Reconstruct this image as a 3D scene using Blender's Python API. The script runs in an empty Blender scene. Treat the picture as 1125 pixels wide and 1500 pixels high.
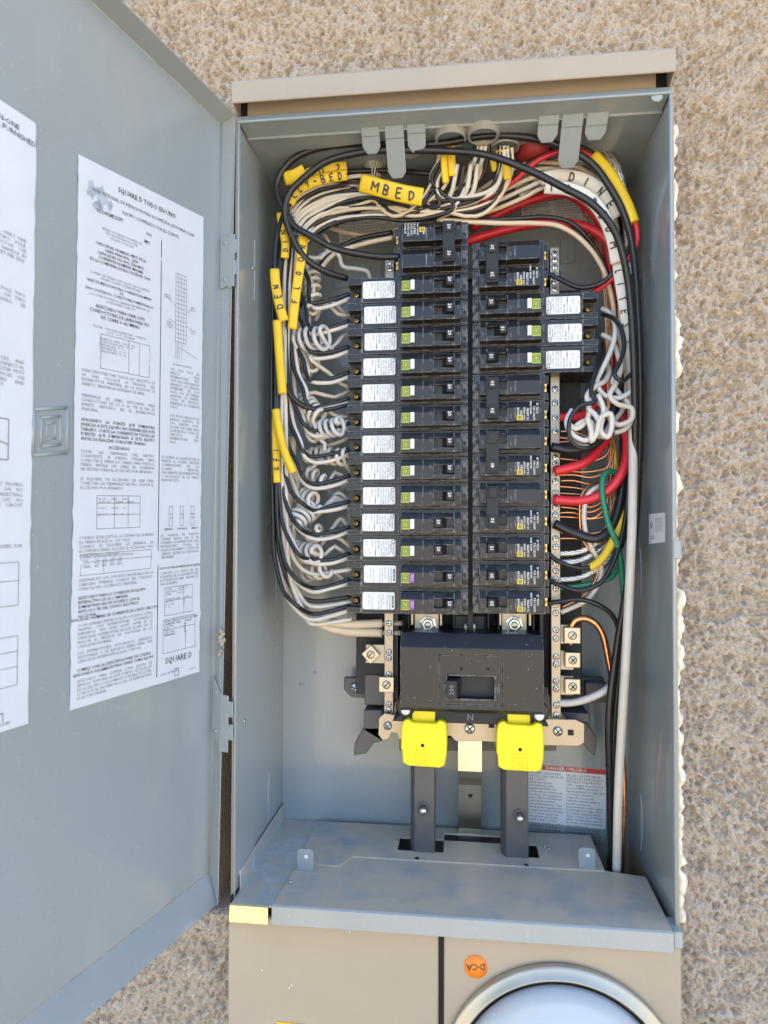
import bpy, bmesh, math, random
import numpy as np
from math import sin, cos, pi, radians, atan2, sqrt
from mathutils import Vector, Matrix
rnd = random.Random(7)
S = bpy.context.scene
C = S.collection
# ------------------------------------------------------------------ camera
F, YAW, PIT, ROL, DC = 1000.0, .1158, .0216, .002, .592      # focal length in photo pixels, angles, metres to the box front
_f = np.array([-sin(YAW)*cos(PIT), cos(YAW)*cos(PIT), sin(PIT)])
_r = np.array([cos(YAW), sin(YAW), 0]); _u = np.cross(_r, _f)
R_, U_ = _r*cos(ROL)+_u*sin(ROL), -_r*sin(ROL)+_u*cos(ROL)
CAM = np.array([0, -DC, 0.])
cd = bpy.data.cameras.new('camera'); cam = bpy.data.objects.new('camera', cd); C.objects.link(cam)
cd.sensor_fit = 'HORIZONTAL'; cd.sensor_width = 36; cd.lens = F/1125*36
cd.clip_start = .01; cd.clip_end = 200
cam.matrix_world = Matrix(((R_[0], U_[0], -_f[0], 0), (R_[1], U_[1], -_f[1], -DC), (R_[2], U_[2], -_f[2], 0), (0, 0, 0, 1)))
cd.dof.use_dof = True; cd.dof.focus_distance = .66; cd.dof.aperture_fstop = 11
S.camera = cam
# ------------------------------------------------------------------ sky, sun, exposure
SUN_EL, SUN_AZ = radians(58), radians(20)                    # sun stands behind the wall: the panel is in open shade
w = bpy.data.worlds.new('World'); S.world = w; w.use_nodes = True
nt = w.node_tree; bg = nt.nodes['Background']; sk = nt.nodes.new('ShaderNodeTexSky')
sk.sky_type = 'NISHITA'; sk.sun_disc = False; sk.sun_elevation = SUN_EL; sk.sun_rotation = SUN_AZ
sk.air_density = 1.0; sk.dust_density = 1.3; sk.ozone_density = 1.4
nt.links.new(sk.outputs[0], bg.inputs[0]); bg.inputs[1].default_value = .15
sd = bpy.data.lights.new('sun', 'SUN'); sd.energy = 5; sd.angle = radians(.5); sd.color = (1, .93, .82)
so = bpy.data.objects.new('sun', sd); C.objects.link(so)
sdir = Vector((sin(SUN_AZ)*cos(SUN_EL), cos(SUN_AZ)*cos(SUN_EL), sin(SUN_EL)))
so.rotation_euler = sdir.to_track_quat('Z', 'Y').to_euler(); so.location = (0, 3, 4)
vs = S.view_settings; vs.view_transform = 'Standard'; vs.look = 'None'; vs.gamma = 1; vs.exposure = 2.02
S.render.engine = 'CYCLES'; S.cycles.max_bounces = 8

def U(px, py, Y):                                            # photo pixel -> point at depth Y
    d = _f + R_*(px-562.5)/F - U_*(py-750)/F
    return CAM + d*((Y+DC)/d[1])
def UP(px, py, p0, n):                                       # photo pixel -> point on a plane
    d = _f + R_*(px-562.5)/F - U_*(py-750)/F
    return CAM + d*(np.dot(np.array(p0)-CAM, n)/np.dot(d, n))
def UZ(px, py, z):
    d = _f + R_*(px-562.5)/F - U_*(py-750)/F
    return CAM + d*(z/d[2])

# ------------------------------------------------------------------ materials
def mat(name, col, rough=.5, metal=0., var=.0, vscale=60, bump=0., bscale=400, spec=.5, coat=0., dust=None, dcol=(.55, .48, .38),
        dscale=300, dth=.62, drange=.1):
    m = bpy.data.materials.new(name); m.use_nodes = True
    n = m.node_tree; L = n.links; b = n.nodes['Principled BSDF']
    b.inputs['Roughness'].default_value = rough; b.inputs['Metallic'].default_value = metal
    b.inputs['Specular IOR Level'].default_value = spec; b.inputs['Coat Weight'].default_value = coat
    b.inputs['Coat Roughness'].default_value = .07
    b.inputs['Base Color'].default_value = (*col, 1)
    tc = n.nodes.new('ShaderNodeTexCoord')
    src = None
    if var:
        nz = n.nodes.new('ShaderNodeTexNoise'); nz.inputs['Scale'].default_value = vscale; nz.inputs['Detail'].default_value = 6
        L.new(tc.outputs['Object'], nz.inputs['Vector'])
        cr = n.nodes.new('ShaderNodeValToRGB')
        cr.color_ramp.elements[0].position = .3; cr.color_ramp.elements[1].position = .7
        cr.color_ramp.elements[0].color = (*[c*(1-var) for c in col], 1); cr.color_ramp.elements[1].color = (*[min(1, c*(1+var)) for c in col], 1)
        L.new(nz.outputs['Fac'], cr.inputs[0]); src = cr.outputs[0]
        rr = n.nodes.new('ShaderNodeMapRange'); rr.inputs['To Min'].default_value = max(0, rough-.1); rr.inputs['To Max'].default_value = rough+.1
        L.new(nz.outputs['Fac'], rr.inputs['Value']); L.new(rr.outputs[0], b.inputs['Roughness'])
    if dust:
        nz = n.nodes.new('ShaderNodeTexNoise'); nz.inputs['Scale'].default_value = dscale; nz.inputs['Detail'].default_value = 4 if drange < .2 else 9
        L.new(tc.outputs['Object'], nz.inputs['Vector'])
        mr = n.nodes.new('ShaderNodeMapRange'); mr.inputs['From Min'].default_value = dth; mr.inputs['From Max'].default_value = dth+drange
        mr.inputs['To Max'].default_value = dust
        L.new(nz.outputs['Fac'], mr.inputs['Value'])
        mx = n.nodes.new('ShaderNodeMix'); mx.data_type = 'RGBA'
        L.new(mr.outputs[0], mx.inputs['Factor'])
        if src: L.new(src, mx.inputs['A'])
        else: mx.inputs['A'].default_value = (*col, 1)
        mx.inputs['B'].default_value = (*dcol, 1); src = mx.outputs['Result']
    if src: L.new(src, b.inputs['Base Color'])
    if bump:
        nz = n.nodes.new('ShaderNodeTexNoise'); nz.inputs['Scale'].default_value = bscale; nz.inputs['Detail'].default_value = 3
        L.new(tc.outputs['Object'], nz.inputs['Vector'])
        bp = n.nodes.new('ShaderNodeBump'); bp.inputs['Strength'].default_value = bump; bp.inputs['Distance'].default_value = .001
        L.new(nz.outputs['Fac'], bp.inputs['Height']); L.new(bp.outputs[0], b.inputs['Normal'])
    return m
M = dict(
 grey=mat('grey_enamel', (.298, .336, .350), .3, var=.025, vscale=6, coat=.5, bump=.03, bscale=90, dust=.6, dcol=(.6, .58, .52), dscale=420, dth=.66),
 beige=mat('beige_enamel', (.395, .330, .248), .42, var=.03, vscale=20, bump=.06, bscale=700),
 galv=mat('galvanised_steel', (.55, .57, .56), .5, .35, var=.14, vscale=90, dust=.8, dcol=(.60, .54, .44), dscale=60, dth=.46),
 dusty=mat('dusty_grey_enamel', (.30, .34, .36), .36, var=.06, vscale=20, bump=.1, bscale=300, dust=.95, dcol=(.56, .47, .36), dscale=30, dth=.22, coat=.15, drange=.3),
 gold=mat('gold_reflection_steel', (.80, .66, .36), .22, 1., var=.12, vscale=120),  # gold tint stands in for sunlit ground mirrored in the steel
 black=mat('black_plastic', (.016, .016, .018), .36, var=.12, vscale=200, bump=.1, bscale=900, dust=.35, dcol=(.5, .46, .4), dscale=420, dth=.68),
 blackm=mat('matte_black_plastic', (.02, .02, .022), .55, var=.15, vscale=150, bump=.3, bscale=1500),
 speck=mat('dusty_black_plastic', (.013, .013, .014), .3, bump=.25, bscale=1400, dust=.55, dcol=(.55, .5, .43), dscale=330, dth=.69),
 recess_shade=mat('recess_shade_black', (.012, .012, .013), .7),  # near-black colour painted in for shade inside holes, slots and gaps
 label=mat('label_paper', (.82, .83, .84), .45, var=.02, vscale=200),
 paper=mat('glossy_label_sheet', (.68, .71, .76), .34, var=.025, vscale=40, bump=.12, bscale=60),
 residue=mat('torn_paper_residue', (.42, .46, .52), .6, var=.25, vscale=160),
 ink=mat('black_ink', (.05, .05, .06), .6),
 greyink=mat('grey_ink', (.22, .23, .25), .6),
 white=mat('white_plastic', (.82, .82, .80), .4),
 print=mat('white_print', (.75, .75, .73), .5),
 lime=mat('lime_badge', (.42, .50, .055), .4),
 ybadge=mat('yellow_badge', (.72, .52, .03), .4),
 purple=mat('purple_button', (.30, .055, .42), .4),
 tin=mat('tin_plated_bar', (.40, .35, .28), .42, .8, var=.1, vscale=80, bump=.06, bscale=500),
 alu=mat('aluminium_lug', (.46, .42, .35), .35, .85, var=.08, vscale=100),
 steel=mat('zinc_screw', (.62, .62, .60), .28, 1., var=.15, vscale=300),
 brass=mat('brass_screw', (.72, .44, .12), .32, 1., var=.25, vscale=300),
 copper=mat('bare_copper', (.80, .36, .17), .3, 1., var=.2, vscale=150),
 strand=mat('aluminium_strand', (.72, .70, .64), .28, 1., var=.15, vscale=200),
 strap=mat('nickel_strap', (.56, .53, .43), .34, .9, var=.12, vscale=40),
 w_black=mat('black_insulation', (.016, .016, .018), .3, var=.15, vscale=60),
 w_white=mat('white_insulation', (.64, .59, .52), .4, var=.05, vscale=60),
 w_grey=mat('pale_grey_insulation', (.58, .57, .56), .4, var=.05, vscale=60),
 w_cream=mat('cream_insulation', (.66, .54, .39), .4, var=.06, vscale=60),
 w_red=mat('red_insulation', (.70, .03, .045), .32, var=.08, vscale=60),
 w_green=mat('green_insulation', (.02, .23, .13), .35, var=.08, vscale=60),
 tape=mat('yellow_tape', (.80, .54, .015), .42, var=.07, vscale=50, bump=.2, bscale=160),
 wtape=mat('white_tape', (.78, .74, .66), .45, var=.04, vscale=50, bump=.2, bscale=160),
 lug=mat('yellow_plastic', (.88, .74, .01), .38, var=.02, vscale=40),
 legp=mat('grey_plastic', (.085, .085, .09), .42, var=.08, vscale=90, bump=.1, bscale=900),
 conduit=mat('grey_conduit', (.30, .30, .28), .5, var=.08, vscale=60),
 redcap=mat('red_bushing', (.35, .03, .03), .45),
 orange=mat('orange_sticker', (.90, .25, .02), .5),
 danger=mat('red_band', (.58, .06, .04), .45),
 foam=mat('cream_sealant', (.74, .67, .54), .7, var=.3, vscale=120, bump=.5, bscale=200),
 gap_shade=mat('gap_shade_black', (.015, .015, .017), .6),  # black that stands for the shade in the cover gap
 ring=mat('chromate_ring', (.50, .45, .36), .42, .9, var=.12, vscale=25),
 mface=mat('meter_face', (.88, .88, .87), .4),
)
def glass_mat():
    m = bpy.data.materials.new('meter_glass'); m.use_nodes = True
    b = m.node_tree.nodes['Principled BSDF']; b.inputs['Base Color'].default_value = (.9, .95, 1, 1)
    b.inputs['Roughness'].default_value = .12; b.inputs['Transmission Weight'].default_value = 1.0; b.inputs['IOR'].default_value = 1.45
    return m
M['glass'] = glass_mat()
def edge_wear_glint(m, col, amt):
    n = m.node_tree; L = n.links; b = n.nodes['Principled BSDF']
    bv = n.nodes.new('ShaderNodeBevel'); bv.samples = 4; bv.inputs['Radius'].default_value = .0011
    ge = n.nodes.new('ShaderNodeNewGeometry'); dt = n.nodes.new('ShaderNodeVectorMath'); dt.operation = 'DOT_PRODUCT'
    L.new(bv.outputs[0], dt.inputs[0]); L.new(ge.outputs['Normal'], dt.inputs[1])
    mr = n.nodes.new('ShaderNodeMapRange'); mr.inputs['From Min'].default_value = .985; mr.inputs['From Max'].default_value = .90; mr.inputs['To Max'].default_value = amt
    L.new(dt.outputs['Value'], mr.inputs['Value'])
    tc = n.nodes.new('ShaderNodeTexCoord'); nz = n.nodes.new('ShaderNodeTexNoise'); nz.inputs['Scale'].default_value = 230; L.new(tc.outputs['Object'], nz.inputs['Vector'])
    m2 = n.nodes.new('ShaderNodeMapRange'); m2.inputs['From Min'].default_value = .36; m2.inputs['From Max'].default_value = .6; L.new(nz.outputs['Fac'], m2.inputs['Value'])
    mu = n.nodes.new('ShaderNodeMath'); mu.operation = 'MULTIPLY'; L.new(mr.outputs[0], mu.inputs[0]); L.new(m2.outputs[0], mu.inputs[1])
    mx = n.nodes.new('ShaderNodeMix'); mx.data_type = 'RGBA'; L.new(mu.outputs[0], mx.inputs['Factor'])
    L.new(b.inputs['Base Color'].links[0].from_socket, mx.inputs['A']); mx.inputs['B'].default_value = (*col, 1); L.new(mx.outputs['Result'], b.inputs['Base Color'])
def scuff(m, col, amt, sc, th):
    n = m.node_tree; L = n.links; b = n.nodes['Principled BSDF']; tc = n.nodes.new('ShaderNodeTexCoord'); mp = n.nodes.new('ShaderNodeMapping')
    mp.inputs['Scale'].default_value = sc; mp.inputs['Rotation'].default_value = (.25, .12, .1); L.new(tc.outputs['Object'], mp.inputs['Vector'])
    nz = n.nodes.new('ShaderNodeTexNoise'); nz.inputs['Scale'].default_value = 1; nz.inputs['Detail'].default_value = 5; L.new(mp.outputs[0], nz.inputs['Vector'])
    mr = n.nodes.new('ShaderNodeMapRange'); mr.inputs['From Min'].default_value = th; mr.inputs['From Max'].default_value = th+.14; mr.inputs['To Max'].default_value = amt
    L.new(nz.outputs['Fac'], mr.inputs['Value']); mx = n.nodes.new('ShaderNodeMix'); mx.data_type = 'RGBA'; L.new(mr.outputs[0], mx.inputs['Factor'])
    L.new(b.inputs['Base Color'].links[0].from_socket, mx.inputs['A']); mx.inputs['B'].default_value = (*col, 1); L.new(mx.outputs['Result'], b.inputs['Base Color'])
scuff(M['grey'], (.5, .53, .53), .3, (300, 300, 60), .66); scuff(M['grey'], (.42, .42, .38), .22, (16, 16, 8), .54); scuff(M['lug'], (.60, .48, .03), .25, (90, 90, 60), .6)
scuff(M['dusty'], (.55, .6, .63), .4, (40, 300, 300), .58); scuff(M['beige'], (.36, .29, .2), .35, (200, 200, 25), .62)
edge_wear_glint(M['black'], (.38, .38, .39), 1.); edge_wear_glint(M['speck'], (.3, .3, .31), .9)  # worn edges; also paints in highlights the bevels hardly catch
def stucco_mat():
    m = bpy.data.materials.new('stucco'); m.use_nodes = True; n = m.node_tree; L = n.links; b = n.nodes['Principled BSDF']
    b.inputs['Roughness'].default_value = .9; b.inputs['Specular IOR Level'].default_value = .2
    tc = n.nodes.new('ShaderNodeTexCoord')
    def noise(sc, det=4):
        z = n.nodes.new('ShaderNodeTexNoise'); z.inputs['Scale'].default_value = sc; z.inputs['Detail'].default_value = det
        L.new(tc.outputs['Object'], z.inputs['Vector']); return z
    a = noise(430, 8); cr = n.nodes.new('ShaderNodeValToRGB'); L.new(a.outputs['Fac'], cr.inputs[0])
    e = cr.color_ramp.elements; e[0].position = .32; e[0].color = (.31, .25, .18, 1); e[1].position = .66; e[1].color = (.53, .455, .375, 1)
    x = e.new(.46); x.color = (.44, .365, .288, 1)
    c = noise(75, 6); mr = n.nodes.new('ShaderNodeMapRange'); mr.inputs['From Min'].default_value = .5; mr.inputs['From Max'].default_value = .75; mr.inputs['To Max'].default_value = .5
    L.new(c.outputs['Fac'], mr.inputs['Value'])
    mx = n.nodes.new('ShaderNodeMix'); mx.data_type = 'RGBA'; L.new(mr.outputs[0], mx.inputs['Factor']); L.new(cr.outputs[0], mx.inputs['A'])
    mx.inputs['B'].default_value = (.41, .32, .235, 1)
    L.new(mx.outputs['Result'], b.inputs['Base Color'])
    f1 = noise(900, 6); v = n.nodes.new('ShaderNodeTexVoronoi'); v.inputs['Scale'].default_value = 420; L.new(tc.outputs['Object'], v.inputs['Vector'])
    ad = n.nodes.new('ShaderNodeMath'); ad.operation = 'SUBTRACT'; L.new(f1.outputs['Fac'], ad.inputs[0]); L.new(v.outputs['Distance'], ad.inputs[1])
    bp = n.nodes.new('ShaderNodeBump'); bp.inputs['Strength'].default_value = .8; bp.inputs['Distance'].default_value = .0012
    L.new(ad.outputs[0], bp.inputs['Height']); L.new(bp.outputs[0], b.inputs['Normal'])
    return m
M['stucco'] = stucco_mat()
M['ground'] = mat('sandy_ground', (.43, .35, .24), .95, var=.15, vscale=3, bump=.5, bscale=60, spec=.1)

# ------------------------------------------------------------------ mesh builder
class MB:
    def __init__(s): s.v = []; s.f = []; s.m = []; s.s = []
    def add(s, vs, fs, m=0, sm=False):
        o = len(s.v); s.v.extend([tuple(map(float, p)) for p in vs])
        for f in fs: s.f.append([i+o for i in f]); s.m.append(m); s.s.append(sm)
        return s
    def box(s, x0, x1, y0, y1, z0, z1, m=0):
        return s.add([(x, y, z) for x in (x0, x1) for y in (y0, y1) for z in (z0, z1)],
                     [(0, 1, 3, 2), (4, 6, 7, 5), (0, 4, 5, 1), (2, 3, 7, 6), (0, 2, 6, 4), (1, 5, 7, 3)], m)
    def prism(s, poly, ax, a0, a1, m=0):
        n = len(poly)
        def p(q, a): return {'x': (a, q[0], q[1]), 'y': (q[0], a, q[1]), 'z': (q[0], q[1], a)}[ax]
        vs = [p(q, a0) for q in poly]+[p(q, a1) for q in poly]
        fs = [tuple(range(n))[::-1], tuple(range(n, 2*n))]+[(i, (i+1) % n, (i+1) % n+n, i+n) for i in range(n)]
        return s.add(vs, fs, m)
    def slab(s, pts, t, m=0):                                 # planar polygon of 3D points given thickness vector t
        n = len(pts); t = np.array(t)
        vs = [np.array(p) for p in pts]+[np.array(p)+t for p in pts]
        return s.add(vs, [tuple(range(n))[::-1], tuple(range(n, 2*n))]+[(i, (i+1) % n, (i+1) % n+n, i+n) for i in range(n)], m)
    def tube(s, path, r, n=8, m=0, caps=True, w=None, ref=None, sm=True):
        P = np.array(path, float); k = len(P)
        T = np.gradient(P, axis=0); T /= np.linalg.norm(T, axis=1)[:, None]+1e-12
        rr = np.full(k, r) if np.isscalar(r) else np.array(r)
        if ref is None:
            a = np.array([0, 0, 1.]) if abs(T[0][2]) < .9 else np.array([1., 0, 0])
            N = np.cross(T[0], a); N /= np.linalg.norm(N); Ns = [N]
            for i in range(1, k):
                N = Ns[-1]-T[i]*np.dot(Ns[-1], T[i]); N /= np.linalg.norm(N)+1e-12; Ns.append(N)
            Ns = np.array(Ns)
        else:
            Ns = np.cross(T, ref); Ns /= np.linalg.norm(Ns, axis=1)[:, None]+1e-12
        B = np.cross(T, Ns)
        an = np.arange(n)*2*pi/n; ww = rr if w is None else np.full(k, w)
        V = P[:, None, :]+(Ns[:, None, :]*np.cos(an)[None, :, None]*ww[:, None, None]+B[:, None, :]*np.sin(an)[None, :, None]*rr[:, None, None])
        fs = [(i*n+j, i*n+(j+1) % n, (i+1)*n+(j+1) % n, (i+1)*n+j) for i in range(k-1) for j in range(n)]
        o = len(s.v); s.add(V.reshape(-1, 3), fs, m, sm)
        if caps:
            for f in (tuple(range(n))[::-1], tuple((k-1)*n+i for i in range(n))): s.f.append([i+o for i in f]); s.m.append(m); s.s.append(False)
        return s
    def lathe(s, c, prof, n=24, m=0, axis=(0, -1, 0), sm=True):   # prof: (radius, distance along axis)
        ax = Vector(axis).normalized(); a = ax.orthogonal().normalized(); b = ax.cross(a); c = Vector(c); vs = []
        for r, h in prof:
            for j in range(n):
                t = 2*pi*j/n; vs.append(c+ax*h+(a*cos(t)+b*sin(t))*r)
        k = len(prof)
        fs = [(i*n+j, i*n+(j+1) % n, (i+1)*n+(j+1) % n, (i+1)*n+j) for i in range(k-1) for j in range(n)]
        s.add(vs, fs, m, sm)
        o = len(s.v)-k*n
        if prof[0][0] > 1e-6: s.f.append([o+j for j in range(n)][::-1]); s.m.append(m); s.s.append(False)
        if prof[-1][0] > 1e-6: s.f.append([o+(k-1)*n+j for j in range(n)]); s.m.append(m); s.s.append(False)
        return s
    def screw(s, c, r, h=.0015, m=0, dm=1, ang=.5, axis=(0, -1, 0), slot='x'):
        s.lathe(c, [(r, 0), (r, h*.6), (r*.8, h), (0, h*1.02)], 16, m, axis)
        if abs(axis[1]) < .5: return s
        c = np.array(c); y = c[1]-h*1.02
        for q in ((0, pi/2) if slot == 'x' else (0,)):
            d = np.array([cos(ang+q), 0, sin(ang+q)]); e = np.array([-d[2], 0, d[0]])
            p = [c+d*r*.72*i+e*r*.13*j for i, j in ((-1, -1), (1, -1), (1, 1), (-1, 1))]
            s.slab([(a[0], y-.0001, a[2]) for a in p], (0, .0006, 0), dm)  # slot is a dark bar on the head, shade put into its colour
        return s
    def text(s, body, size, fn, m=1, align='LEFT', width=None, bold=0., line=1., valign='TOP'):
        v, f = text_geo(body, size, align, width, bold, line, valign)
        return s.add([fn(x, y) for x, y in v], f, m)
    def build(s, name, mats, parent=None, bevel=0., loc=None, recalc=True):
        me = bpy.data.meshes.new(name)
        base = Vector(loc) if loc is not None else (wloc(parent) if parent else Vector((0, 0, 0)))
        if loc is None and parent is None and s.v:
            a = np.array(s.v); base = Vector(((a[:, 0].min()+a[:, 0].max())/2, (a[:, 1].min()+a[:, 1].max())/2, a[:, 2].min()))
        bb = tuple(base)
        me.from_pydata([(p[0]-bb[0], p[1]-bb[1], p[2]-bb[2]) for p in s.v], [], s.f)
        me.polygons.foreach_set('material_index', s.m); me.polygons.foreach_set('use_smooth', s.s)
        if recalc and len(s.f) < 30000:
            bm = bmesh.new(); bm.from_mesh(me); bmesh.ops.recalc_face_normals(bm, faces=bm.faces)
            if bevel:
                ed = [e for e in bm.edges if len(e.link_faces) == 2 and e.calc_face_angle(0) > .5 and not (e.link_faces[0].smooth)]
                bmesh.ops.bevel(bm, geom=ed, offset=bevel, segments=1, affect='EDGES', clamp_overlap=True)
            bm.to_mesh(me); bm.free()
        me.update()
        for q in (mats if isinstance(mats, (list, tuple)) else [mats]): me.materials.append(M[q])
        o = bpy.data.objects.new(name, me); C.objects.link(o)
        if parent: o.parent = parent; WL[o.name] = base
        else: o.location = base; WL[o.name] = base
        return o
def carve(mb, cuts, name, mt, parent, bevel):                   # boolean cut-outs, then bevel
    o = mb.build(name, mt, parent); tmp = []
    for c in cuts:
        q = c.build('cutter', mt, parent); q.parent = None; q.location = WL[parent.name]; tmp.append(q)
        md = o.modifiers.new('b', 'BOOLEAN'); md.operation = 'DIFFERENCE'; md.object = q; md.solver = 'EXACT'
    bpy.context.view_layer.update()
    pm = o.location.copy(); o.parent = None; o.location = WL[parent.name]; bpy.context.view_layer.update()
    me = bpy.data.meshes.new_from_object(o.evaluated_get(bpy.context.evaluated_depsgraph_get()))
    o.modifiers.clear(); o.parent = parent; o.location = pm
    for q in tmp: bpy.data.objects.remove(q)
    bm = bmesh.new(); bm.from_mesh(me); bmesh.ops.dissolve_limit(bm, angle_limit=.01, verts=bm.verts, edges=bm.edges)
    ed = [e for e in bm.edges if len(e.link_faces) == 2 and e.calc_face_angle(0) > .4]
    bmesh.ops.bevel(bm, geom=ed, offset=bevel, segments=1, affect='EDGES', clamp_overlap=True); bm.to_mesh(me); bm.free()
    o.data = me; return o
WL = {}
def wloc(o): return WL[o.name]
_tc = {}
def text_geo(body, size, align, width, bold, line, valign):
    key = (body, size, align, width, bold, line, valign)
    if key in _tc: return _tc[key]
    cu = bpy.data.curves.new('t', 'FONT'); cu.body = body; cu.size = size*100; cu.align_x = align; cu.align_y = valign; cu.resolution_u = 1
    cu.space_line = line; cu.offset = bold*size*100
    if width: cu.text_boxes[0].width = width*100
    ob = bpy.data.objects.new('t', cu); C.objects.link(ob)
    dg = bpy.context.evaluated_depsgraph_get(); me = ob.evaluated_get(dg).to_mesh()
    v = [(p.co.x/100, p.co.y/100) for p in me.vertices]; f = [tuple(p.vertices) for p in me.polygons]
    ob.evaluated_get(dg).to_mesh_clear(); bpy.data.objects.remove(ob); bpy.data.curves.remove(cu)
    _tc[key] = (v, f); return v, f
def tag(o, label=None, cat=None, group=None, kind=None):
    for k, x in (('label', label), ('category', cat), ('group', group), ('kind', kind)):
        if x: o[k] = x
    return o
def thing(name, label, cat, loc=(0, 0, 0), group=None):
    o = bpy.data.objects.new(name, None); o.empty_display_size = .02; C.objects.link(o); o.location = loc
    WL[o.name] = Vector(loc); return tag(o, label, cat, group)
def spline(pts, sub=7):
    P = np.array(pts, float)
    if len(P) < 3: return np.array([P[0]+(P[-1]-P[0])*t for t in np.linspace(0, 1, 4)])
    Q = np.vstack([2*P[0]-P[1], P, 2*P[-1]-P[-2]]); out = []
    for i in range(1, len(Q)-2):
        p0, p1, p2, p3 = Q[i-1:i+3]
        d = [max(np.linalg.norm(b-a), 1e-6)**.5 for a, b in ((p0, p1), (p1, p2), (p2, p3))]
        t0 = 0; t1 = d[0]; t2 = t1+d[1]; t3 = t2+d[2]
        for t in np.linspace(t1, t2, sub, endpoint=False):
            A1 = (t1-t)/(t1-t0)*p0+(t-t0)/(t1-t0)*p1; A2 = (t2-t)/(t2-t1)*p1+(t-t1)/(t2-t1)*p2; A3 = (t3-t)/(t3-t2)*p2+(t-t2)/(t3-t2)*p3
            B1 = (t2-t)/(t2-t0)*A1+(t-t0)/(t2-t0)*A2; B2 = (t3-t)/(t3-t1)*A2+(t-t1)/(t3-t1)*A3
            out.append((t2-t)/(t2-t1)*B1+(t-t1)/(t2-t1)*B2)
    out.append(P[-1]); return np.array(out)
def PX(pts): return [U(a, b, y/1000) for a, b, y in pts]
ORD = ['first', 'second', 'third', 'fourth', 'fifth', 'sixth', 'seventh', 'eighth', 'ninth', 'tenth', 'eleventh', 'twelfth', 'thirteenth', 'fourteenth']

# ------------------------------------------------------------------ stucco wall and ground
X0, X1, ZT, ZB, YB = -.202, .1735, .3635, -.326, .1636
WY = .03
def stucco_wall():
    st = .001; xs = np.arange(-.46, .46, st); zs = np.arange(-.56, .56, st)
    nx, nz = len(xs), len(zs); rng = np.random.default_rng(3)
    def blur(sig):
        kx = np.fft.fftfreq(nz)[:, None]; kz = np.fft.fftfreq(nx)[None, :]
        g = np.exp(-2*(pi*sig)**2*(kx**2+kz**2)); a = np.fft.ifft2(np.fft.fft2(rng.standard_normal((nz, nx)))*g).real
        return a/a.std()
    a, b, c = blur(.95), blur(2.0), blur(9)
    h = .00115*a+.0010*b+.0007*c; h = np.where(h < -.0010, h*1.7, h)
    h = np.clip(h, -.0060, .0036)
    XX, ZZ = np.meshgrid(xs, zs)
    edge = np.minimum(np.minimum(XX+.46, .46-XX), np.minimum(ZZ+.56, .56-ZZ)); h = h*np.clip(edge/.01, 0, 1)
    # smooth mortar band beside the box
    dx = np.abs(XX-.185); h = np.where((XX > .17) & (XX < .190+.006*np.sin(ZZ*37)+.004*np.sin(ZZ*113)) & (ZZ < .39), h*.5-.0005, h)
    h = np.where((XX > -.236) & (XX < -.19) & (ZZ > -.36) & (ZZ < .385), h-.075*np.clip((XX+.236)/.006, 0, 1)*np.clip((.385-ZZ)/.006, 0, 1)*np.clip((ZZ+.36)/.006, 0, 1), h)  # deep groove added on the hinge side, shaped to darken that gap
    V = np.stack([XX, WY-h, ZZ], -1).reshape(-1, 3)
    i = np.arange(nz-1)[:, None]*nx+np.arange(nx-1)[None, :]
    keep = ~((XX[:-1, :-1] > -.203) & (XX[:-1, :-1] < .1755) & (ZZ[:-1, :-1] < .392))
    q = i[keep]; Fc = np.stack([q, q+1, q+nx+1, q+nx], -1)
    mb = MB(); o = len(V)
    B = [(-4, WY, -1.32), (4, WY, -1.32), (4, WY, 1.35), (-4, WY, 1.35), (-.46, WY, -.56), (.46-st, WY, -.56), (.46-st, WY, .56-st), (-.46, WY, .56-st),
         (-4, .25, -1.32), (4, .25, -1.32), (4, .25, 1.35), (-4, .25, 1.35)]
    B[5] = (xs[-1], WY, zs[0]); B[6] = (xs[-1], WY, zs[-1]); B[7] = (xs[0], WY, zs[-1]); B[4] = (xs[0], WY, zs[0])
    ring = [(0, 1, 5, 4), (1, 2, 6, 5), (2, 3, 7, 6), (3, 0, 4, 7), (8, 11, 10, 9), (3, 2, 10, 11), (0, 3, 11, 8), (2, 1, 9, 10)]
    me = bpy.data.meshes.new('stucco_wall')
    me.from_pydata(V.tolist()+[tuple(p) for p in B], [], Fc.tolist()+[tuple(k+o for k in f) for f in ring])
    me.polygons.foreach_set('use_smooth', [True]*len(Fc)+[False]*len(ring)); me.materials.append(M['stucco'])
    ob = bpy.data.objects.new('stucco_wall', me); C.objects.link(ob)
    tag(ob, 'rough tan stucco house wall around the open electrical panel', 'wall')
stucco_wall()
g = MB(); g.add([(-40, -40, -1.3), (40, -40, -1.3), (40, .1, -1.3), (-40, .1, -1.3)], [(0, 1, 2, 3)])
tag(g.build('ground', 'ground', loc=(0, 0, 0)), kind='structure')

# ------------------------------------------------------------------ cabinet
cab = thing('panel_cabinet', 'open grey and beige electrical panel cabinet set into the stucco wall', 'electrical panel', (0, 0, -.8))
t_ = .0015
m = MB(); m.box(X0, X1, YB, YB+t_, ZB-.01, ZT+.002)
m.build('back_wall', 'grey', cab)
for side, xa in ((-1, X0), (1, X1)):
    m = MB()
    m.box(xa-(t_ if side < 0 else 0), xa+(0 if side < 0 else t_), 0.0005, YB, ZB-.006, ZT+.004)
    m.box(xa-(.0012 if side < 0 else -.0012), xa-(-.0012 if side < 0 else .0012)+0, .0003, .058, ZB+.012, ZT-.004)  # front stiffening strip
    m.tube([(xa, -.0002, ZB-.006), (xa, -.0002, ZT+.004)], .0013, 8)                              # rolled front edge
    m.build('side_wall', 'grey', cab, bevel=.0003)
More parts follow.
